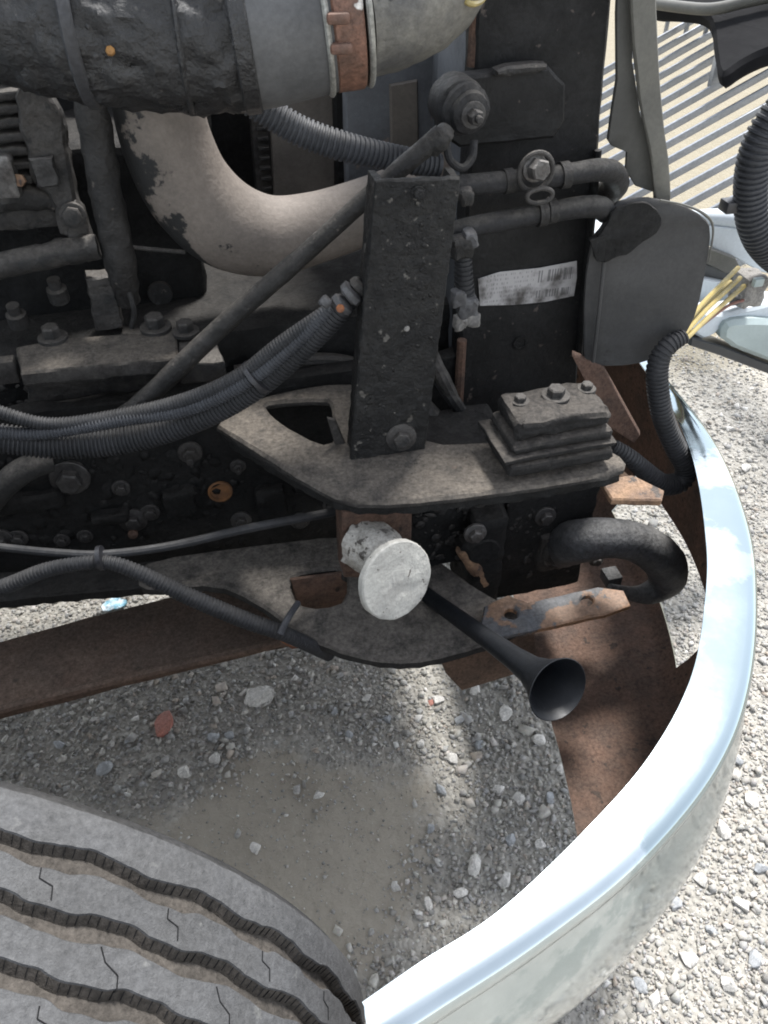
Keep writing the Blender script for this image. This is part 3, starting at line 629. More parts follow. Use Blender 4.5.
M_('rusty_blade', plate([P(572, 356, .98), P(602, 368, .97), P(640, 436, .93), P(634, 443, .93), P(610, 428, .94)], Vector((.004, .01, .004)), rnd=0, bev=.001), 'rust')
M_('rusty_strut', tube([(607, 470, .88, 8), (620, 478, .87, 8), (634, 490, .86, 7)], 8), 'rust_tan')
# long rusty beam under the rail
bm_ = M_('rusty_beam', refine(plate([Z(x, y, .43) for x, y in ((-70, 660), (0, 641), (100, 614), (165, 598), (240, 580), (310, 568), (312, 630), (280, 638), (140, 672), (0, 708), (-70, 728))], Vector((0, 0, -.03)), rnd=0), .04, .0012, 40), 'rust_beam')
M_('lip', tube([(Z(-70, 733, .435), .008), (Z(0, 710, .435), .008), (Z(140, 675, .435), .008), (Z(290, 640, .435), .008)], 8), 'rust_beam', bm_)
M_('rusty_shim', zplate([(268, 632), (300, 634), (312, 645), (292, 648)], .58, .004, rnd=0), 'rust_orange', lo)
# white crusted stub with its round pad
sq = M_('square_tube', refine(yplate([(342, 512), (412, 505), (412, 560), (392, 580), (344, 578)], .80, .05, rnd=0), .015, .001, 60), 'rust')
M_('white_stub', refine(tube([(356, 542, .80, 25), (375, 550, .775, 27), (392, 566, .735, 26)], 16, n=6), .007, .0034, 45), 'white_crust', sq)
pd = P(398, 581, .70); pn = Vector((.42, -1, .38)).normalized()
M_('round_pad', refine(lathe(pd-pn*.012, pn, [(0, .0525), (.002, .0545), (.010, .0545), (.012, .0525), (.0125, .03), (.0125, .012)], 40), .008, .0009, 60), 'white_disc', sq)
# horn
ha, hb = P(414, 586, .86), P(557, 689, .52)
hd = (hb-ha); hl = hd.length; hu = hd.normalized()
hn = M_('horn', lathe(ha, hu, [(0, .012), (hl*.3, .0125), (hl*.6, .0135), (hl*.76, .0155), (hl*.86, .019), (hl*.93, .027), (hl*.975, .0355), (hl, .040), (hl+.002, .041), (hl+.0025, .040), (hl-.004, .036), (hl-.02, .026), (hl-.05, .016), (hl-.09, .010)], 40), 'horn')
# ------------------------------------------------------------------ upright channel bracket
Yb = .862
br = M_('upright_bracket', refine(join(yplate([(375, 181), (461, 178), (424, 460), (413, 471), (353, 474), (350, 466)], Yb, .009, rnd=0, bev=.002),
     plate([P(375, 181, Yb+.009), P(383, 181, Yb+.009), P(359, 472, Yb+.009), P(351, 472, Yb+.009)], Vector((0, .035, 0)), rnd=0, bev=.001),
     plate([P(453, 178, Yb+.009), P(460, 178, Yb+.009), P(423, 460, Yb+.009), P(416, 460, Yb+.009)], Vector((0, .035, 0)), rnd=0, bev=.001)), .011, .0011, 75), 'crust')
M_('bolt', bolt(P(401, 437, Yb-.001), Vector((-.1, -1, .1)), .012, .010, 0, 1.75), 'casting', br)
M_('bolt', bolt(P(418, 193, Yb-.001), Vector((-.1, -1, .1)), .006, .006, 0, 1.3), 'crust', br)
M_('grease_spot', lathe(P(407, 329, Yb-.001), Vector((0, -1, 0)), [(-.001, .004), (.001, .003)], 8), 'pale_connector', br)
# ------------------------------------------------------------------ big intake hose
ih = M_('intake_hose', refine(tube([(-140, -30, .98, 64), (-50, -10, .97, 66), (10, 6, .965, 70), (60, 15, .962, 77), (120, 20, .96, 79), (190, 24, .955, 80), (244, 22, .95, 80)], 40, n=12), .011, .0045, 42), 'hose_crust')
def ring(x, y, Y, rp, w, m, par, name, tilt=0.):
    c = P(x, y, Y); r = rp*mpp(c); d = Vector((1, -.1, tilt)).normalized()
    return M_(name, lathe(c-d*w/2, d, [(0, r*.9), (0, r), (.002, r+.002), (w-.002, r+.002), (w, r), (w, r*.9)], 48), m, par)
ring(80, 17, .962, 81, .013, 'painted_steel', ih, 'strap')
ring(182, 23, .957, 82, .006, 'hose_crust', ih, 'seam')
M_('amber_drip', lathe(P(110, 50, .877), Vector((0, -1, .5)), [(-.004, .0045), (.0, .004), (.001, .002)], 7), 'amber', ih)
M_('end_sleeve', tube([(232, 22, .95, 82), (262, 18, .948, 81), (300, 12, .945, 78), (330, 6, .943, 76)], 40, n=6), 'sleeve', ih)
ring(240, 21, .95, 83, .018, 'hose_crust', ih, 'dark_band', .08)
ring(320, 8, .943, 79, .006, 'clamp_pale', ih, 'band_edge', .1)
cb = ring(340, 2, .942, 78, .030, 'clamp_rust', ih, 'hose_clamp', .1)
ring(360, -2, .941, 79, .006, 'clamp_pale', ih, 'band_edge', .1)
for x, y in ((338, 18), (341, 48)): M_('clamp_lug', box(P(x, y, .862 if y < 30 else .866), .022, .012, .010, .003), 'clamp_rust', ih)
M_('charge_pipe', refine(tube([(352, -2, .942, 73), (385, -10, .945, 72), (418, -24, .95, 68), (440, -50, .96, 62), (452, -90, .97, 60), (460, -150, .98, 60)], 36, n=8), .02, .0012, 40), 'alloy')
M_('yellow_wire', tube([(452, -12, .93, 3), (462, -2, .90, 3), (472, 4, .89, 3), (482, 0, .91, 3), (488, -12, .93, 3)], 8), 'yellow_wire')
# ------------------------------------------------------------------ painted elbow pipe and hoses
M_('elbow_pipe', tube([(140, 40, 1.16, 45), (155, 95, 1.16, 45), (168, 145, 1.16, 45), (190, 190, 1.16, 45), (224, 223, 1.16, 44), (268, 236, 1.16, 39), (315, 228, 1.16, 34), (365, 212, 1.16, 32), (420, 192, 1.16, 32)], 40), 'elbow')
M_('corrugated_hose', tube([(222, 82, 1.05, 14), (262, 108, 1.04, 15), (300, 131, 1.03, 15), (345, 147, 1.02, 14.5), (395, 158, 1.02, 13), (440, 166, 1.02, 13)], 18, corr=(.0062, .13)), 'loom_pale')
M_('brace_rod', tube([(442, 134, .94, 10), (380, 186, .955, 9), (300, 258, .97, 9.5), (220, 328, .985, 10), (150, 395, 1.0, 10), (118, 420, 1.0, 9)], 14, wob=.08), 'grime')
# wiring harness
hs = M_('harness_conduit', tube([(-60, 428, .97, 15), (0, 438, .965, 15), (60, 444, .96, 15), (130, 438, .955, 15), (200, 416, .945, 14.5), (255, 386, .935, 14), (300, 348, .925, 14), (334, 315, .915, 13), (352, 296, .91, 10)], 18, corr=(.0055, .12)), 'loom')
M_('thin_conduit', tube([(-60, 388, .965, 7), (0, 412, .955, 7), (50, 424, .95, 7), (110, 418, .945, 8), (180, 402, .935, 8), (236, 378, .925, 8), (280, 345, .92, 8.5), (318, 318, .915, 8), (340, 302, .912, 7)], 12, corr=(.0045, .12)), 'loom', hs)
M_('thin_conduit', tube([(-40, 425, .96, 7), (30, 434, .95, 7), (120, 420, .94, 7.5), (190, 408, .93, 8), (248, 380, .92, 8.5), (292, 346, .915, 8), (332, 306, .91, 7)], 12, corr=(.0045, .12)), 'loom_pale', hs)
c = P(256, 379, .925); M_('cable_tie', lathe(c-Vector((.002, 0, -.001)), Vector((1, 0, .75)), [(0, .021), (0, .0245), (.006, .0245), (.006, .021)], 24), 'tie', hs)
for x, y, r, m in ((343, 303, 12, 'connector'), (352, 292, 13, 'connector'), (360, 285, 11, 'casting'), (326, 300, 6, 'connector')):
    c = P(x, y, .895); M_('connector', crust(lathe(c-Vector((.006, 0, .006)), Vector((1, 0, .9)), [(0, r*mpp(c)*.7), (.003, r*mpp(c)), (.010, r*mpp(c)), (.013, r*mpp(c)*.7)], 12), .002, 60), m, hs)
M_('orange_clip', lathe(P(340, 308, .882), Vector((0, -1, .2)), [(0, .005), (.003, .005), (.004, .003)], 10), 'rust_orange', hs)
# lower cables
lc = M_('lower_conduit', tube([(-60, 602, .84, 8.5), (0, 588, .835, 8.5), (50, 569, .83, 8), (100, 562, .82, 7.5), (135, 571, .81, 8), (190, 597, .79, 9), (245, 620, .77, 9), (285, 634, .76, 8), (330, 655, .78, 7)], 14, corr=(.005, .1)), 'loom')
M_('thin_cable', tube([(-60, 538, .90, 4), (0, 547, .87, 4), (60, 553, .84, 4.2), (105, 554, .83, 4.2), (170, 546, .84, 4.4), (250, 528, .86, 4.6), (318, 515, .88, 4.6), (350, 508, .90, 4.5)], 10), 'loom')
c = P(101, 558, .822); M_('cable_tie', lathe(c-Vector((.003, 0, 0)), Vector((1, -.1, .1)), [(0, .011), (0, .0165), (.006, .0165), (.006, .011)], 20), 'tie', lc)
M_('cable_tie', tube([(280, 634, .745, 4), (288, 618, .76, 3.4), (298, 603, .79, 3.2)], 8), 'loom_pale', lc)
# ------------------------------------------------------------------ engine
xL = P(-160, 250, 1.2).x
en = M_('engine', refine(join(box((xL+.47, 1.40, .80), .9, .56, .26, .02), box((xL+.15, 1.62, 1.10), .75, .40, .50, .03), box((xL+.2, 1.36, 1.02), .55, .24, .30, .02)), .05, .006, 25), 'grime_dark')
# valve/side cover ledge with studs
a, b = P(18, 362, 1.09), P(178, 362, 1.09)
M_('side_cover', refine(plate([Z(x, y, .955) for x, y in ((16, 347), (60, 338), (175, 330), (178, 352), (178, 358), (20, 373))], Vector((0, 0, -.022)), rnd=0, bev=.003), .02, .0015, 50), 'dusty', en)
M_('side_wall', refine(plate([P(x, y, 1.10) for x, y in ((22, 374), (178, 358), (178, 398), (150, 404), (30, 408))], Vector((0, .04, 0)), rnd=0), .02, .005, 45), 'casting', en)
M_('side_cover', refine(plate([Z(x, y, .95) for x, y in ((178, 342), (215, 338), (225, 362), (178, 366))], Vector((0, 0, -.03)), rnd=0, bev=.003), .02, .0015, 50), 'casting', en)
M_('lower_casting', refine(plate([P(x, y, 1.12) for x, y in ((-60, 372), (20, 370), (180, 366), (260, 372), (300, 420), (250, 470), (-60, 470))], Vector((0, .05, 0)), rnd=0), .02, .008, 40), 'grime_dark', en)
for x, y, r in ((53, 338, .013), (156, 328, .014), (186, 332, .012)): M_('bolt', bolt(Z(x, y, .957), Vector((0, 0, 1)), r, r*1.2), 'casting', en)
for x, y in ((20, 325), (60, 300)): M_('stud', lathe(P(x, y, 1.14), Vector((0, -.2, 1)), [(0, .014), (.02, .014), (.022, .009), (.035, .009)], 12), 'grime', en)
M_('tan_tab', box(P(6, 388 - 18, 1.06), .03, .02, .035, .003), 'dusty', en)
M_('tan_tab', tube([(118, 425, .985, 7), (128, 418, .985, 9), (138, 412, .985, 6)], 10), 'dusty', en)
# upright arm with lug, ribbed casting and strut on the left
arm = M_('support_arm', refine(join(yplate([(8, 76), (58, 92), (74, 190), (84, 228), (72, 240), (58, 232), (54, 200), (32, 186), (28, 160)], 1.14, .04, rnd=1, bev=.004), yplate([(64, 205), (80, 200), (96, 250), (94, 262), (72, 262)], 1.135, .03, rnd=1, bev=.003)), .014, .003, 50), 'casting', truck)
M_('bolt', bolt(P(73, 215, 1.132), Vector((-.05, -1, .1)), .013, .008, 0, 1.3), 'casting', arm)
M_('web_plate', refine(yplate([(30, 160), (52, 158), (60, 186), (36, 190)], 1.13, .02, rnd=0), .012, .003, 60), 'steel_dark', arm)
rbs = M_('ribbed_casting', refine(box(P(2, 140, 1.20), .10, .06, .22, .01), .02, .003, 45), 'casting', truck)
for k in range(7): M_('rib', crust(box(P(4+k*1.7, 92+k*14, 1.165), .045, .035, .010, .003, sub=2), .002, 60), 'casting', rbs)
M_('brass_nut', lathe(P(20, 180, 1.14), Vector((0, -1, .3)), [(0, .008), (.012, .008), (.013, .006)], 6), 'rust_tan', rbs)
M_('pale_block', refine(box(P(4, 175, 1.14), .03, .03, .05, .004), .012, .002, 60), 'steel', rbs)
M_('cross_tube', refine(tube([(-60, 280, 1.13, 13), (0, 266, 1.13, 13), (50, 255, 1.13, 13), (98, 246, 1.13, 12)], 16), .015, .002, 50), 'casting', truck)
M_('cross_tube', refine(tube([(-60, 208, 1.16, 12), (0, 200, 1.16, 12), (40, 198, 1.16, 12), (70, 206, 1.17, 11)], 16), .015, .003, 50), 'grime', truck)
M_('lower_strut', refine(tube([(84, 40, 1.13, 16), (92, 110, 1.13, 16), (106, 190, 1.13, 16), (120, 262, 1.13, 15), (128, 300, 1.15, 12)], 18), .015, .0025, 50), 'grime', truck)
M_('bracket_post', refine(yplate([(86, 280), (112, 276), (124, 328), (96, 332)], 1.14, .03, rnd=0), .015, .003, 50), 'casting', en)
M_('pulley', lathe(P(160, 290, 1.25), Vector((0, -1, .1)), [(-.05, .055), (0, .055), (.005, .05), (.005, .02), (.02, .018)], 32), 'grime', en)
M_('pipe_line', tube([(130, 247, 1.14, 2.2), (160, 250, 1.14, 2.2), (185, 252, 1.14, 2.2)], 8), 'casting', en)
M_('fuel_line', tube([(126, 282, 1.13, 3), (134, 310, 1.12, 3), (132, 328, 1.12, 3)], 8), 'grime', en)
M_('lower_hose', tube([(235, 372, 1.1, 7), (290, 362, 1.1, 7), (335, 360, 1.1, 7), (380, 372, 1.1, 8)], 10), 'grime', en)
M_('hose_loop', tube([(440, 380, 1.0, 7), (452, 398, .98, 7), (462, 412, .98, 6)], 10), 'rubber', en)
for x0, y0, x1, y1, r, m in ((430, 352, 460, 410, 7, 'casting'), (420, 400, 445, 428, 10, 'rubber'), (470, 418, 505, 432, 10, 'grime'), (440, 430, 470, 438, 9, 'grime')):
    M_('loose_bracket', tube([(x0, y0, 1.0, r), ((x0+x1)/2, (y0+y1)/2+2, .985, r), (x1, y1, .98, r*.8)], 10, wob=.2), m, en)
# ------------------------------------------------------------------ radiator
Yr = 1.05
rad = M_('radiator', refine(yplate([(478, -60), (613, -60), (612, 0), (596, 180), (578, 366), (574, 420), (455, 428), (462, 300), (476, 60)], Yr, .045, rnd=0, bev=.004), .05, .0015, 30), 'radiator_black')
xa = P(480, 0, Yr).x
# rear face and shroud reach across the truck
for y0, y1, z0, z1, m, dx, nm in ((1.10, 1.24, .70, 1.75, 'shroud_blue', .0, 'shroud_panel'), (1.245, 1.34, .70, 1.75, 'shroud_blue', .012, 'shroud_panel'), (1.35, 1.52, .70, 1.75, 'shroud_tan', .02, 'shroud_panel'), (1.525, 1.60, .70, 1.75, 'casting', .0, 'shroud_panel'), (1.61, 2.1, .70, 1.75, 'grime_dark', .03, 'shroud_panel')):
    M_(nm, box((xa+.06+dx, (y0+y1)/2, (z0+z1)/2), .10, y1-y0, z1-z0, .004), m, rad)
for nm, px, Yv, m in (('duct_panel', [(345, 40), (442, 40), (442, 200), (348, 206)], 1.30, 'shroud_blue'), ('duct_panel', [(268, 60), (334, 60), (336, 210), (275, 214)], 1.44, 'shroud_tan'), ('duct_panel', [(334, 50), (346, 50), (348, 206), (338, 208)], 1.40, 'grime_dark'), ('duct_panel', [(247, 70), (268, 70), (276, 215), (258, 216)], 1.46, 'casting'), ('duct_panel', [(180, 40), (275, 40), (282, 240), (190, 240)], 1.56, 'grime_dark'), ('duct_panel', [(390, 85), (418, 80), (420, 190), (392, 190)], 1.294, 'shroud_tan')):
    M_(nm, yplate(px, Yv, .03, rnd=0, bev=.003), m, rad)
for k in range(14): M_('rib', box(P(258+k*.8, 78+k*10, 1.455), .018, .01, .006, .001), 'casting', rad)
M_('core', box(((P(480, 0, Yr).x+P(606, 0, Yr).x)/2+.06, 1.60, 1.10), .06, .98, .85, .003), 'grime_dark', rad)
M_('mount_flange', refine(yplate([(436, 80), (500, 72), (566, 66), (566, 138), (520, 142), (440, 150)], Yr-.03, .026, rnd=1, bev=.004), .02, .001, 40), 'radiator_black', rad)
M_('ridge', refine(yplate([(496, 68), (548, 62), (548, 73), (497, 79)], Yr-.042, .02, rnd=1, bev=.003), .02, .001, 40), 'grime', rad)
M_('edge_bead', tube([(598, 150, Yr-.004, 4), (588, 260, Yr-.004, 4), (579, 360, Yr-.004, 4)], 8), 'grime_dark', rad)
M_('side_hole', lathe(P(520, 343, Yr-.0015), Vector((0, -1, 0)), [(.0, .012), (.0022, .0118), (.0022, .0085), (.0004, .008), (.0004, .001)], 24), 'grime_dark', rad)
# printed sticker (worn, print no longer readable)
def sticker():
    m = bpy.data.materials.new('sticker'); m.use_nodes = True; n = m.node_tree.nodes; L = m.node_tree.links; bs = n['Principled BSDF']
    tc = n.new('ShaderNodeTexCoord'); sp = n.new('ShaderNodeSeparateXYZ'); L.new(tc.outputs['Generated'], sp.inputs[0])
    def math_(op, a, b=None):
        x = n.new('ShaderNodeMath'); x.operation = op
        for i, v in enumerate((a, b)):
            if v is None: continue
            if isinstance(v, (int, float)): x.inputs[i].default_value = v
            else: L.new(v, x.inputs[i])
        return x.outputs[0]
    u, w = sp.outputs['X'], sp.outputs['Z']
    def nz(vec, sc, det=2):
        t = n.new('ShaderNodeTexNoise'); t.inputs['Scale'].default_value = sc; t.inputs['Detail'].default_value = det; L.new(vec, t.inputs['Vector']); return t.outputs['Fac']
    cx = n.new('ShaderNodeCombineXYZ'); L.new(u, cx.inputs[0])
    bars = math_('GREATER_THAN', nz(cx.outputs[0], 75, 0), .5)
    row = n.new('ShaderNodeCombineXYZ'); L.new(math_('MULTIPLY', u, 60), row.inputs[0]); L.new(math_('FLOOR', math_('MULTIPLY', w, 9)), row.inputs[1])
    txt = math_('MULTIPLY', math_('GREATER_THAN', nz(row.outputs[0], 1.0, 0), .52), math_('GREATER_THAN', math_('FRACT', math_('MULTIPLY', w, 9)), .5))
    right = math_('GREATER_THAN', u, .60); rin = math_('LESS_THAN', u, .95)
    bb = math_('MULTIPLY', math_('GREATER_THAN', w, .55), math_('LESS_THAN', w, .86))
    bb2 = math_('MULTIPLY', math_('GREATER_THAN', w, .14), math_('LESS_THAN', w, .34))
    barea = math_('MULTIPLY', math_('MULTIPLY', right, rin), math_('ADD', bb, bb2))
    tarea = math_('MULTIPLY', math_('LESS_THAN', u, .56), math_('MULTIPLY', math_('GREATER_THAN', u, .06), math_('LESS_THAN', w, .9)))
    ink = math_('ADD', math_('MULTIPLY', bars, barea), math_('MULTIPLY', math_('MULTIPLY', txt, tarea), .55))
    grime = nz(tc.outputs['Object'], 34, 7)
    mr = n.new('ShaderNodeMapRange'); L.new(math_('ADD', grime, math_('MULTIPLY', math_('SUBTRACT', .75, w), .16)), mr.inputs[0]); mr.inputs[1].default_value = .5; mr.inputs[2].default_value = .74
    a = n.new('ShaderNodeMix'); a.data_type = 'RGBA'; L.new(math_('MULTIPLY', ink, .75), a.inputs[0]); a.inputs[6].default_value = (.36, .35, .35, 1); a.inputs[7].default_value = (.08, .08, .085, 1)
    b = n.new('ShaderNodeMix'); b.data_type = 'RGBA'; L.new(mr.outputs[0], b.inputs[0]); L.new(a.outputs[2], b.inputs[6]); b.inputs[7].default_value = (.05, .045, .042, 1)
    L.new(b.outputs[2], bs.inputs['Base Color']); bs.inputs['Roughness'].default_value = .6; MATS['sticker'] = m
sticker()
M_('sticker', yplate([(478, 279), (500, 272), (540, 268), (577, 261), (577, 278), (574, 296), (545, 302), (516, 305), (480, 306)], Yr-.0035, .0015, rnd=0, bev=.0004), 'sticker', rad)
# bushing with its bolt
bd = Vector((.10, -1, -.02)).normalized(); bc = P(461, 106, .985)
bu = M_('rubber_bushing', refine(lathe(bc, bd, [(-.03, .030), (.0, .031), (.006, .030), (.010, .026), (.012, .029), (.018, .0285), (.022, .023), (.024, .024), (.030, .022), (.034, .015), (.036, .001)], 32), .008, .0012, 60), 'rubber', truck)
M_('bolt', bolt(bc+bd*.034, bd, .009, .012, .006, 1.7), 'steel_dark', bu)
M_('loop', tube([(446, 142, .955, 4), (450, 160, .95, 4), (462, 168, .95, 4), (472, 158, .955, 4), (474, 140, .96, 4)], 10), 'rubber', bu)
M_('rod_eye', refine(tube([(430, 150, .945, 9), (440, 138, .94, 11), (446, 128, .945, 8)], 12), .01, .002, 60), 'grime', bu)
# two coolant lines with clamps
p1 = M_('coolant_line', tube([(440, 188, .985, 10.5), (480, 184, .985, 10.5), (530, 179, .985, 10.5), (570, 174, .985, 10.5), (598, 170, .99, 11), (612, 173, 1.01, 12), (616, 184, 1.04, 13), (606, 194, 1.08, 13)], 16), 'rubber', truck)
p2 = M_('coolant_line', tube([(436, 236, .985, 10), (480, 225, .985, 10), (530, 216, .985, 10), (575, 208, .985, 10.5), (598, 207, .99, 11), (606, 212, 1.02, 11)], 16), 'rubber', truck)
def clampring(x, y, Y, rp, par, d=Vector((1, 0, .05))):
    c = P(x, y, Y); r = rp*mpp(c); M_('hose_clamp', lathe(c-d*.006, d, [(0, r*.9), (0, r), (.012, r), (.012, r*.9)], 24), 'grime', par)
clampring(564, 175, .985, 13, p1); clampring(541, 213, .985, 13, p2); clampring(551, 211, .985, 12, p2); clampring(508, 181, .985, 12, p1)
c = P(534, 170, .965); w_ = M_('wire_loop', sweep([c+Vector((math.cos(t)*.022, -.006, math.sin(t)*.023)) for t in np.linspace(0, 2*math.pi, 33)], [.0032]*33, 8, False), 'casting', p1)
M_('wire_loop', sweep([P(538, 194, .955)+Vector((math.cos(t)*.017, -.006, math.sin(t)*.009)) for t in np.linspace(0, 2*math.pi, 33)], [.003]*33, 8, False), 'casting', p1)
M_('bolt', bolt(P(534, 168, .962), Vector((.15, -1, .15)), .0135, .016, 0, 1.25), 'steel', p1)
# pigtail of connectors beside the radiator
pg = M_('pigtail_hose', tube([(462, 236, .97, 8), (463, 258, .965, 9), (464, 285, .96, 10), (466, 300, .96, 10)], 14, corr=(.006, .2)), 'loom', truck)
for x, y, r, m in ((462, 246, 12, 'grime'), (470, 238, 8, 'connector'), (458, 298, 9, 'connector'), (468, 306, 12, 'connector'), (460, 322, 8, 'pale_connector'), (472, 318, 9, 'pale_connector'), (466, 196, 8, 'casting')):
    M_('connector', refine(box(P(x, y, .95), r*.0022, .02, r*.0024, .004), .008, .003, 70), m, pg)
M_('rust_strip', tube([(462, 340, 1.03, 5), (460, 375, 1.03, 5), (458, 410, 1.03, 5)], 8), 'rust', rad)
M_('rust_strip', tube([(476, 10, 1.06, 6), (474, 40, 1.06, 6), (472, 66, 1.06, 6)], 8), 'rust', rad)
# ------------------------------------------------------------------ plastic deflector and pale strip
fl = M_('air_deflector', refine(plate([P(590, 243, 1.0), P(606, 226, 1.0), P(612, 205, 1.0), P(640, 197, 1.0), P(680, 205, .99), P(706, 217, .98), P(713, 228, .98), P(709, 262, .975), P(698, 312, .965), P(684, 338, .96), P(664, 356, .96), P(630, 366, .965), P(600, 367, .975), P(582, 362, .98)], Vector((0, .008, 0)), rnd=1, bev=.002), .04, .003, 9), 'plastic_flap')
M_('crease', tube([(604, 262, .985, 2.2), (599, 310, .975, 2), (593, 362, .968, 2)], 8), 'plastic_flap', fl)
M_('black_patch', refine(plate([P(x, y, .979) for x, y in ((593, 243), (606, 229), (613, 208), (640, 201), (655, 206), (664, 222), (654, 236), (640, 244), (630, 254), (616, 257), (606, 263), (595, 262))], Vector((0, .004, 0)), rnd=1, bev=.0008), .012, .0012, 60), 'grime_dark', fl)
M_('fold', refine(plate([P(x, y, .978) for x, y in ((590, 240), (606, 236), (604, 262), (596, 262))], Vector((.004, .012, 0)), rnd=0, bev=.001), .02, .002, 40), 'grime_dark', fl)
M_('rim_edge', tube([(660, 200, .993, .9), (684, 205, .987, 1.1), (704, 214, .978, 1.5), (713, 228, .976, 1.2), (709, 262, .971, .8)], 8), 'strip', fl)
st = M_('hood_strap', refine(yplate([(630, -60), (656, -60), (656, 0), (660, 60), (664, 120), (669, 170), (672, 205), (664, 214), (656, 208), (655, 180), (650, 150), (641, 110), (634, 60), (631, 0)], 1.02, .008, rnd=1, bev=.002), .04, .002, 12), 'strip')
M_('strap_web', refine(yplate([(618, -60), (632, -60), (634, 60), (641, 112), (650, 150), (654, 192), (636, 186), (626, 170), (628, 152), (612, 146), (608, 140), (616, 80)], 1.035, .006, rnd=0, bev=.001), .04, .002, 12), 'strip_dark', st)
# ------------------------------------------------------------------ tilted hood: grille slats, lamp shell, conduit
TH = math.radians(25); GD = Vector((math.cos(TH), 0, math.sin(TH))); GN = Vector((-math.sin(TH), 0, math.cos(TH))); G0 = Vector((1.12, 0, .70))
def G(x, y): r = ray(x, y); return CC+r*((G0-CC).dot(GN)/r.dot(GN))
ga, gb = G(664, 131), G(672, 194); pitch = (ga.y-gb.y)/4.0
lowx = 1.0
def gp(y, s, h=0): return Vector((G0.x, y, G0.z))+GD*s+GN*h
hood = M_('hood', plate([gp(1.45, -.10), gp(1.45, -.04), gp(2.75, -.04), gp(2.75, -.10)], -GN*.03, rnd=0), 'hood_white')
M_('top_rail', plate([gp(1.45, .95), gp(1.45, 1.05), gp(2.75, 1.05), gp(2.75, .95)], -GN*.03, rnd=0), 'hood_white', hood)
y = gb.y-pitch*8; Lsl = 1.0
sl_v, sl_f = box((0, 0, 0), Lsl, .008, .021, .002, Matrix(((GD.x, 0, GN.x), (0, 1, 0), (GD.z, 0, GN.z))))
sl_me = None; k = 0
while y < 2.75:
    c = gp(y, Lsl/2-.06)
    if y > 1.46:
        if sl_me is None:
            o = mk('grille_slat', ([Vector(v)+c for v in sl_v], sl_f), 'slat', hood); sl_me = o.data
        else:
            link('grille_slat', sl_me, hood, c)
    y += pitch
print('grille pitch', pitch, ga, gb, k)
# hood underside beyond the grille, its shade put into a near-black colour
def G2(x, y, h): r = ray(x, y); o = G0+GN*h; return CC+r*((o-CC).dot(GN)/r.dot(GN))
M_('hood_underside_shade', refine(plate([G2(x, y, .06) for x, y in ((650, 12), (690, 10), (730, 8), (830, -6), (830, 56), (772, 66), (745, 78), (730, 90), (719, 92), (716, 70), (714, 44), (706, 28), (680, 24), (650, 24))], GN*.05, rnd=2, bev=.012), .05, .004, 5), 'hood_underside_shade', hood)
M_('hood_rim', sweep(catmull([G2(x, y, .14) for x, y in ((630, 0), (665, 5), (700, 9), (720, 8), (745, 2), (800, -10))], 8), [.016]*41, 14), 'strip', hood)
for x, y in ((668, 20), (688, 22), (707, 26)): M_('grille_clip', box(G2(x, y, .02), .012, .010, .09, .002), 'slat', hood)
M_('grille_clip', box(G2(717, 70, .04), .03, .02, .09, .004), 'slat', hood)
# nearer corner of the hood: pale shell, lamp housing, rails
Hc = 1.42
def hb(px, m, Yv=Hc, t=.03, nm='corner_panel', rnd=0): return M_(nm, yplate(px, Yv, t, rnd=rnd, bev=.003), m, hood)
M_('corner_rail', tube([(690, 216, 1.5, 6), (720, 218, 1.5, 9), (745, 220, 1.5, 10), (790, 226, 1.5, 10)], 12), 'hood_white', hood)
hb([(706, 226), (780, 232), (780, 276), (760, 272), (735, 258), (712, 248)], 'hood_white', 1.48, .02)
hb([(708, 248), (736, 258), (742, 270), (726, 274), (706, 264)], 'strip', 1.46, .02)
hb([(700, 262), (742, 276), (742, 292), (700, 284)], 'lamp_dark', 1.47, .02)
hb([(690, 276), (746, 288), (752, 304), (730, 312), (694, 304)], 'hood_white', 1.45, .03)
lamp = M_('lamp_housing', refine(join(yplate([(690, 306), (716, 316), (748, 310), (790, 300), (790, 320), (724, 326), (712, 338), (700, 340), (688, 326)], 1.36, .06, rnd=1, bev=.006)), .03, .002, 20), 'hood_white', hood)
M_('lamp_lens', refine(yplate([(724, 326), (740, 320), (800, 322), (800, 372), (768, 362), (722, 344)], 1.34, .07, rnd=1, bev=.01), .03, .001, 20), 'lamp_shell', hood)
hb([(692, 338), (722, 346), (800, 376), (800, 386), (720, 356), (690, 346)], 'lamp_dark', 1.35, .05)
M_('lamp_socket', refine(box(P(748, 288, 1.36), .055, .06, .07, .012), .012, .003, 40), 'pale_connector', hood)
M_('socket_clip', box(P(758, 282, 1.32), .022, .012, .018, .003), 'lamp_shell', hood)
M_('socket_clip', box(P(735, 300, 1.33), .018, .012, .022, .003), 'connector', hood)
big = M_('hood_conduit', tube([(800, 90, 1.30, 17), (772, 120, 1.30, 17), (756, 152, 1.30, 17), (751, 190, 1.30, 17), (755, 225, 1.30, 17), (770, 250, 1.31, 17), (800, 272, 1.32, 17)], 22, corr=(.010, .14)), 'loom_pale', hood)
M_('hood_conduit', tube([(810, 125, 1.36, 15), (784, 150, 1.36, 15), (776, 190, 1.36, 15), (784, 225, 1.36, 15), (800, 240, 1.36, 15)], 18, corr=(.010, .14)), 'loom', hood)
M_('conduit_tie', box(P(735, 205, 1.31), .05, .03, .022, .003), 'tie', hood)
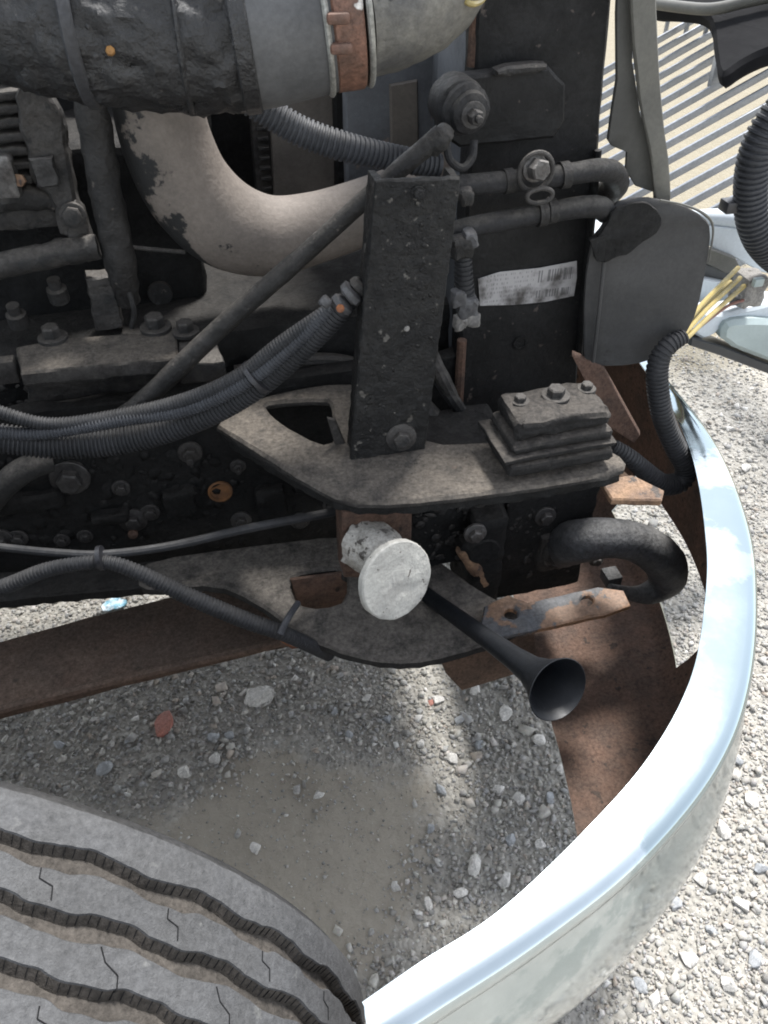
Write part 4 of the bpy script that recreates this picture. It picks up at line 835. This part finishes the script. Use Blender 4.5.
# conduit with yellow wires leading to the lamp
cw = M_('lamp_conduit', tube([(684, 336, .94, 8), (668, 346, .935, 10), (658, 364, .93, 11), (658, 390, .92, 11), (664, 420, .905, 11), (676, 448, .895, 11), (686, 468, .885, 11), (680, 482, .88, 11), (662, 484, .88, 11), (646, 472, .885, 10), (630, 458, .89, 9), (612, 446, .90, 8)], 16, corr=(.0062, .13)), 'loom', truck)
for i, (x, y, x2, y2) in enumerate(((672, 342, 738, 268), (676, 344, 740, 278), (680, 346, 744, 286), (674, 340, 730, 282))):
    M_('yellow_wire', tube([(x-6, y+3, .94, 2.3), (x+4, y-5, .95, 2.4), ((x+x2)/2-2, (y+y2)/2-2+i, 1.12, 2.4), (x2, y2, 1.34, 2.4)], 8), 'yellow_wire', cw)
M_('red_wire', tube([(678, 345, .95, 1.6), (706, 322, 1.1, 1.6), (728, 306, 1.25, 1.6), (744, 300, 1.34, 1.6)], 8), 'red_wire', cw)
# axle beam and far rail carry the engine across the truck
M_('axle_beam', refine(box((-.62, 1.3, .42), .14, 1.5, .12, .02), .05, .003, 30), 'grime_dark', truck)
M_('far_rail', box((-.25, 1.95, .72), 1.5, .08, .26, .006), 'grime_dark', truck)
M_('cab', join(box((-1.25, 1.35, 1.65), .9, 2.2, 1.7, .05), box((-1.2, 1.35, .68), .8, 1.2, .3, .02)), 'hood_white', truck)

def lumps(name, par, spots, m, seed):
    rr = random.Random(seed); L = []
    bm = bmesh.new(); bmesh.ops.create_icosphere(bm, subdivisions=1, radius=1); bm.verts.index_update()
    bv = [v.co.copy() for v in bm.verts]; bf = [tuple(w.index for w in f.verts) for f in bm.faces]; bm.free()
    for p, nrm, r in spots:
        q = nrm.to_track_quat('Z', 'Y').to_matrix(); sx, sy, sz = rr.uniform(.7, 1.5), rr.uniform(.6, 1.1), rr.uniform(.14, .34); an = Matrix.Rotation(rr.uniform(0, 6.3), 3, 'Z')
        L.append(([p+q @ (an @ Vector((v.x*sx, v.y*sy, v.z*sz)))*r*rr.uniform(.75, 1.2) for v in bv], bf))
    return tag(M_(name, join(*L), m, par, angle=80), kind='stuff')
rr = random.Random(11); FR = Vector((0, -1, .1)).normalized()
lumps('caked_grime', rail, [(P(rr.uniform(-5, 345), rr.uniform(452, 548), 1.06), FR, rr.choice((.003, .004, .006, .009, .013))) for _ in range(300)], 'grime_dark', 1)
lumps('caked_grime', en, [(P(rr.uniform(-5, 235), rr.uniform(376, 446), 1.118), FR, rr.choice((.003, .005, .008, .011))) for _ in range(170)], 'casting', 2)
def brp():
    t = rr.random(); x = rr.uniform(8, 76); return P(375-25*t+x*(1-.14*t), 184+275*t, Yb)
lumps('caked_grime', br, [(brp(), FR, rr.choice((.0012, .0016, .0022, .003))) for _ in range(230)], 'crust', 3)
lumps('caked_grime', fe, [(P(rr.uniform(508, 570), rr.uniform(500, 575), .871), FR, rr.choice((.002, .003, .005, .007))) for _ in range(90)], 'grime', 4)
lumps('caked_grime', cp, [(P(rr.uniform(416, 496), rr.uniform(508, 560), .868), FR, rr.choice((.002, .003, .005, .008))) for _ in range(90)], 'grime', 5)
def onhose():
    x = rr.uniform(85, 235); c = P(x, 16+.03*x, .962); r = 78*mpp(c); a = rr.uniform(-.4, 1.35); n = Vector((0, -math.cos(a), -math.sin(a)*.9+.2)).normalized(); return c+n*r*.99, n
lumps('caked_grime', ih, [(*onhose(), rr.choice((.0015, .002, .003, .0045))) for _ in range(200)], 'hose_crust', 6)
lumps('grit', up, [(Z(rr.uniform(360, 590), rr.uniform(452, 476), up_z), Vector((0, 0, 1)), rr.choice((.0008, .0012, .0018, .0026))) for _ in range(160)], 'dusty', 7)
lumps('grit', lo, [(Z(rr.uniform(180, 480), rr.uniform(560, 640), lo_z), Vector((0, 0, 1)), rr.choice((.0008, .0012, .0018, .0026))) for _ in range(0)] or [(Z(rr.uniform(230, 300), rr.uniform(552, 585), lo_z), Vector((0, 0, 1)), .0012) for _ in range(60)], 'dusty_grey', 8)
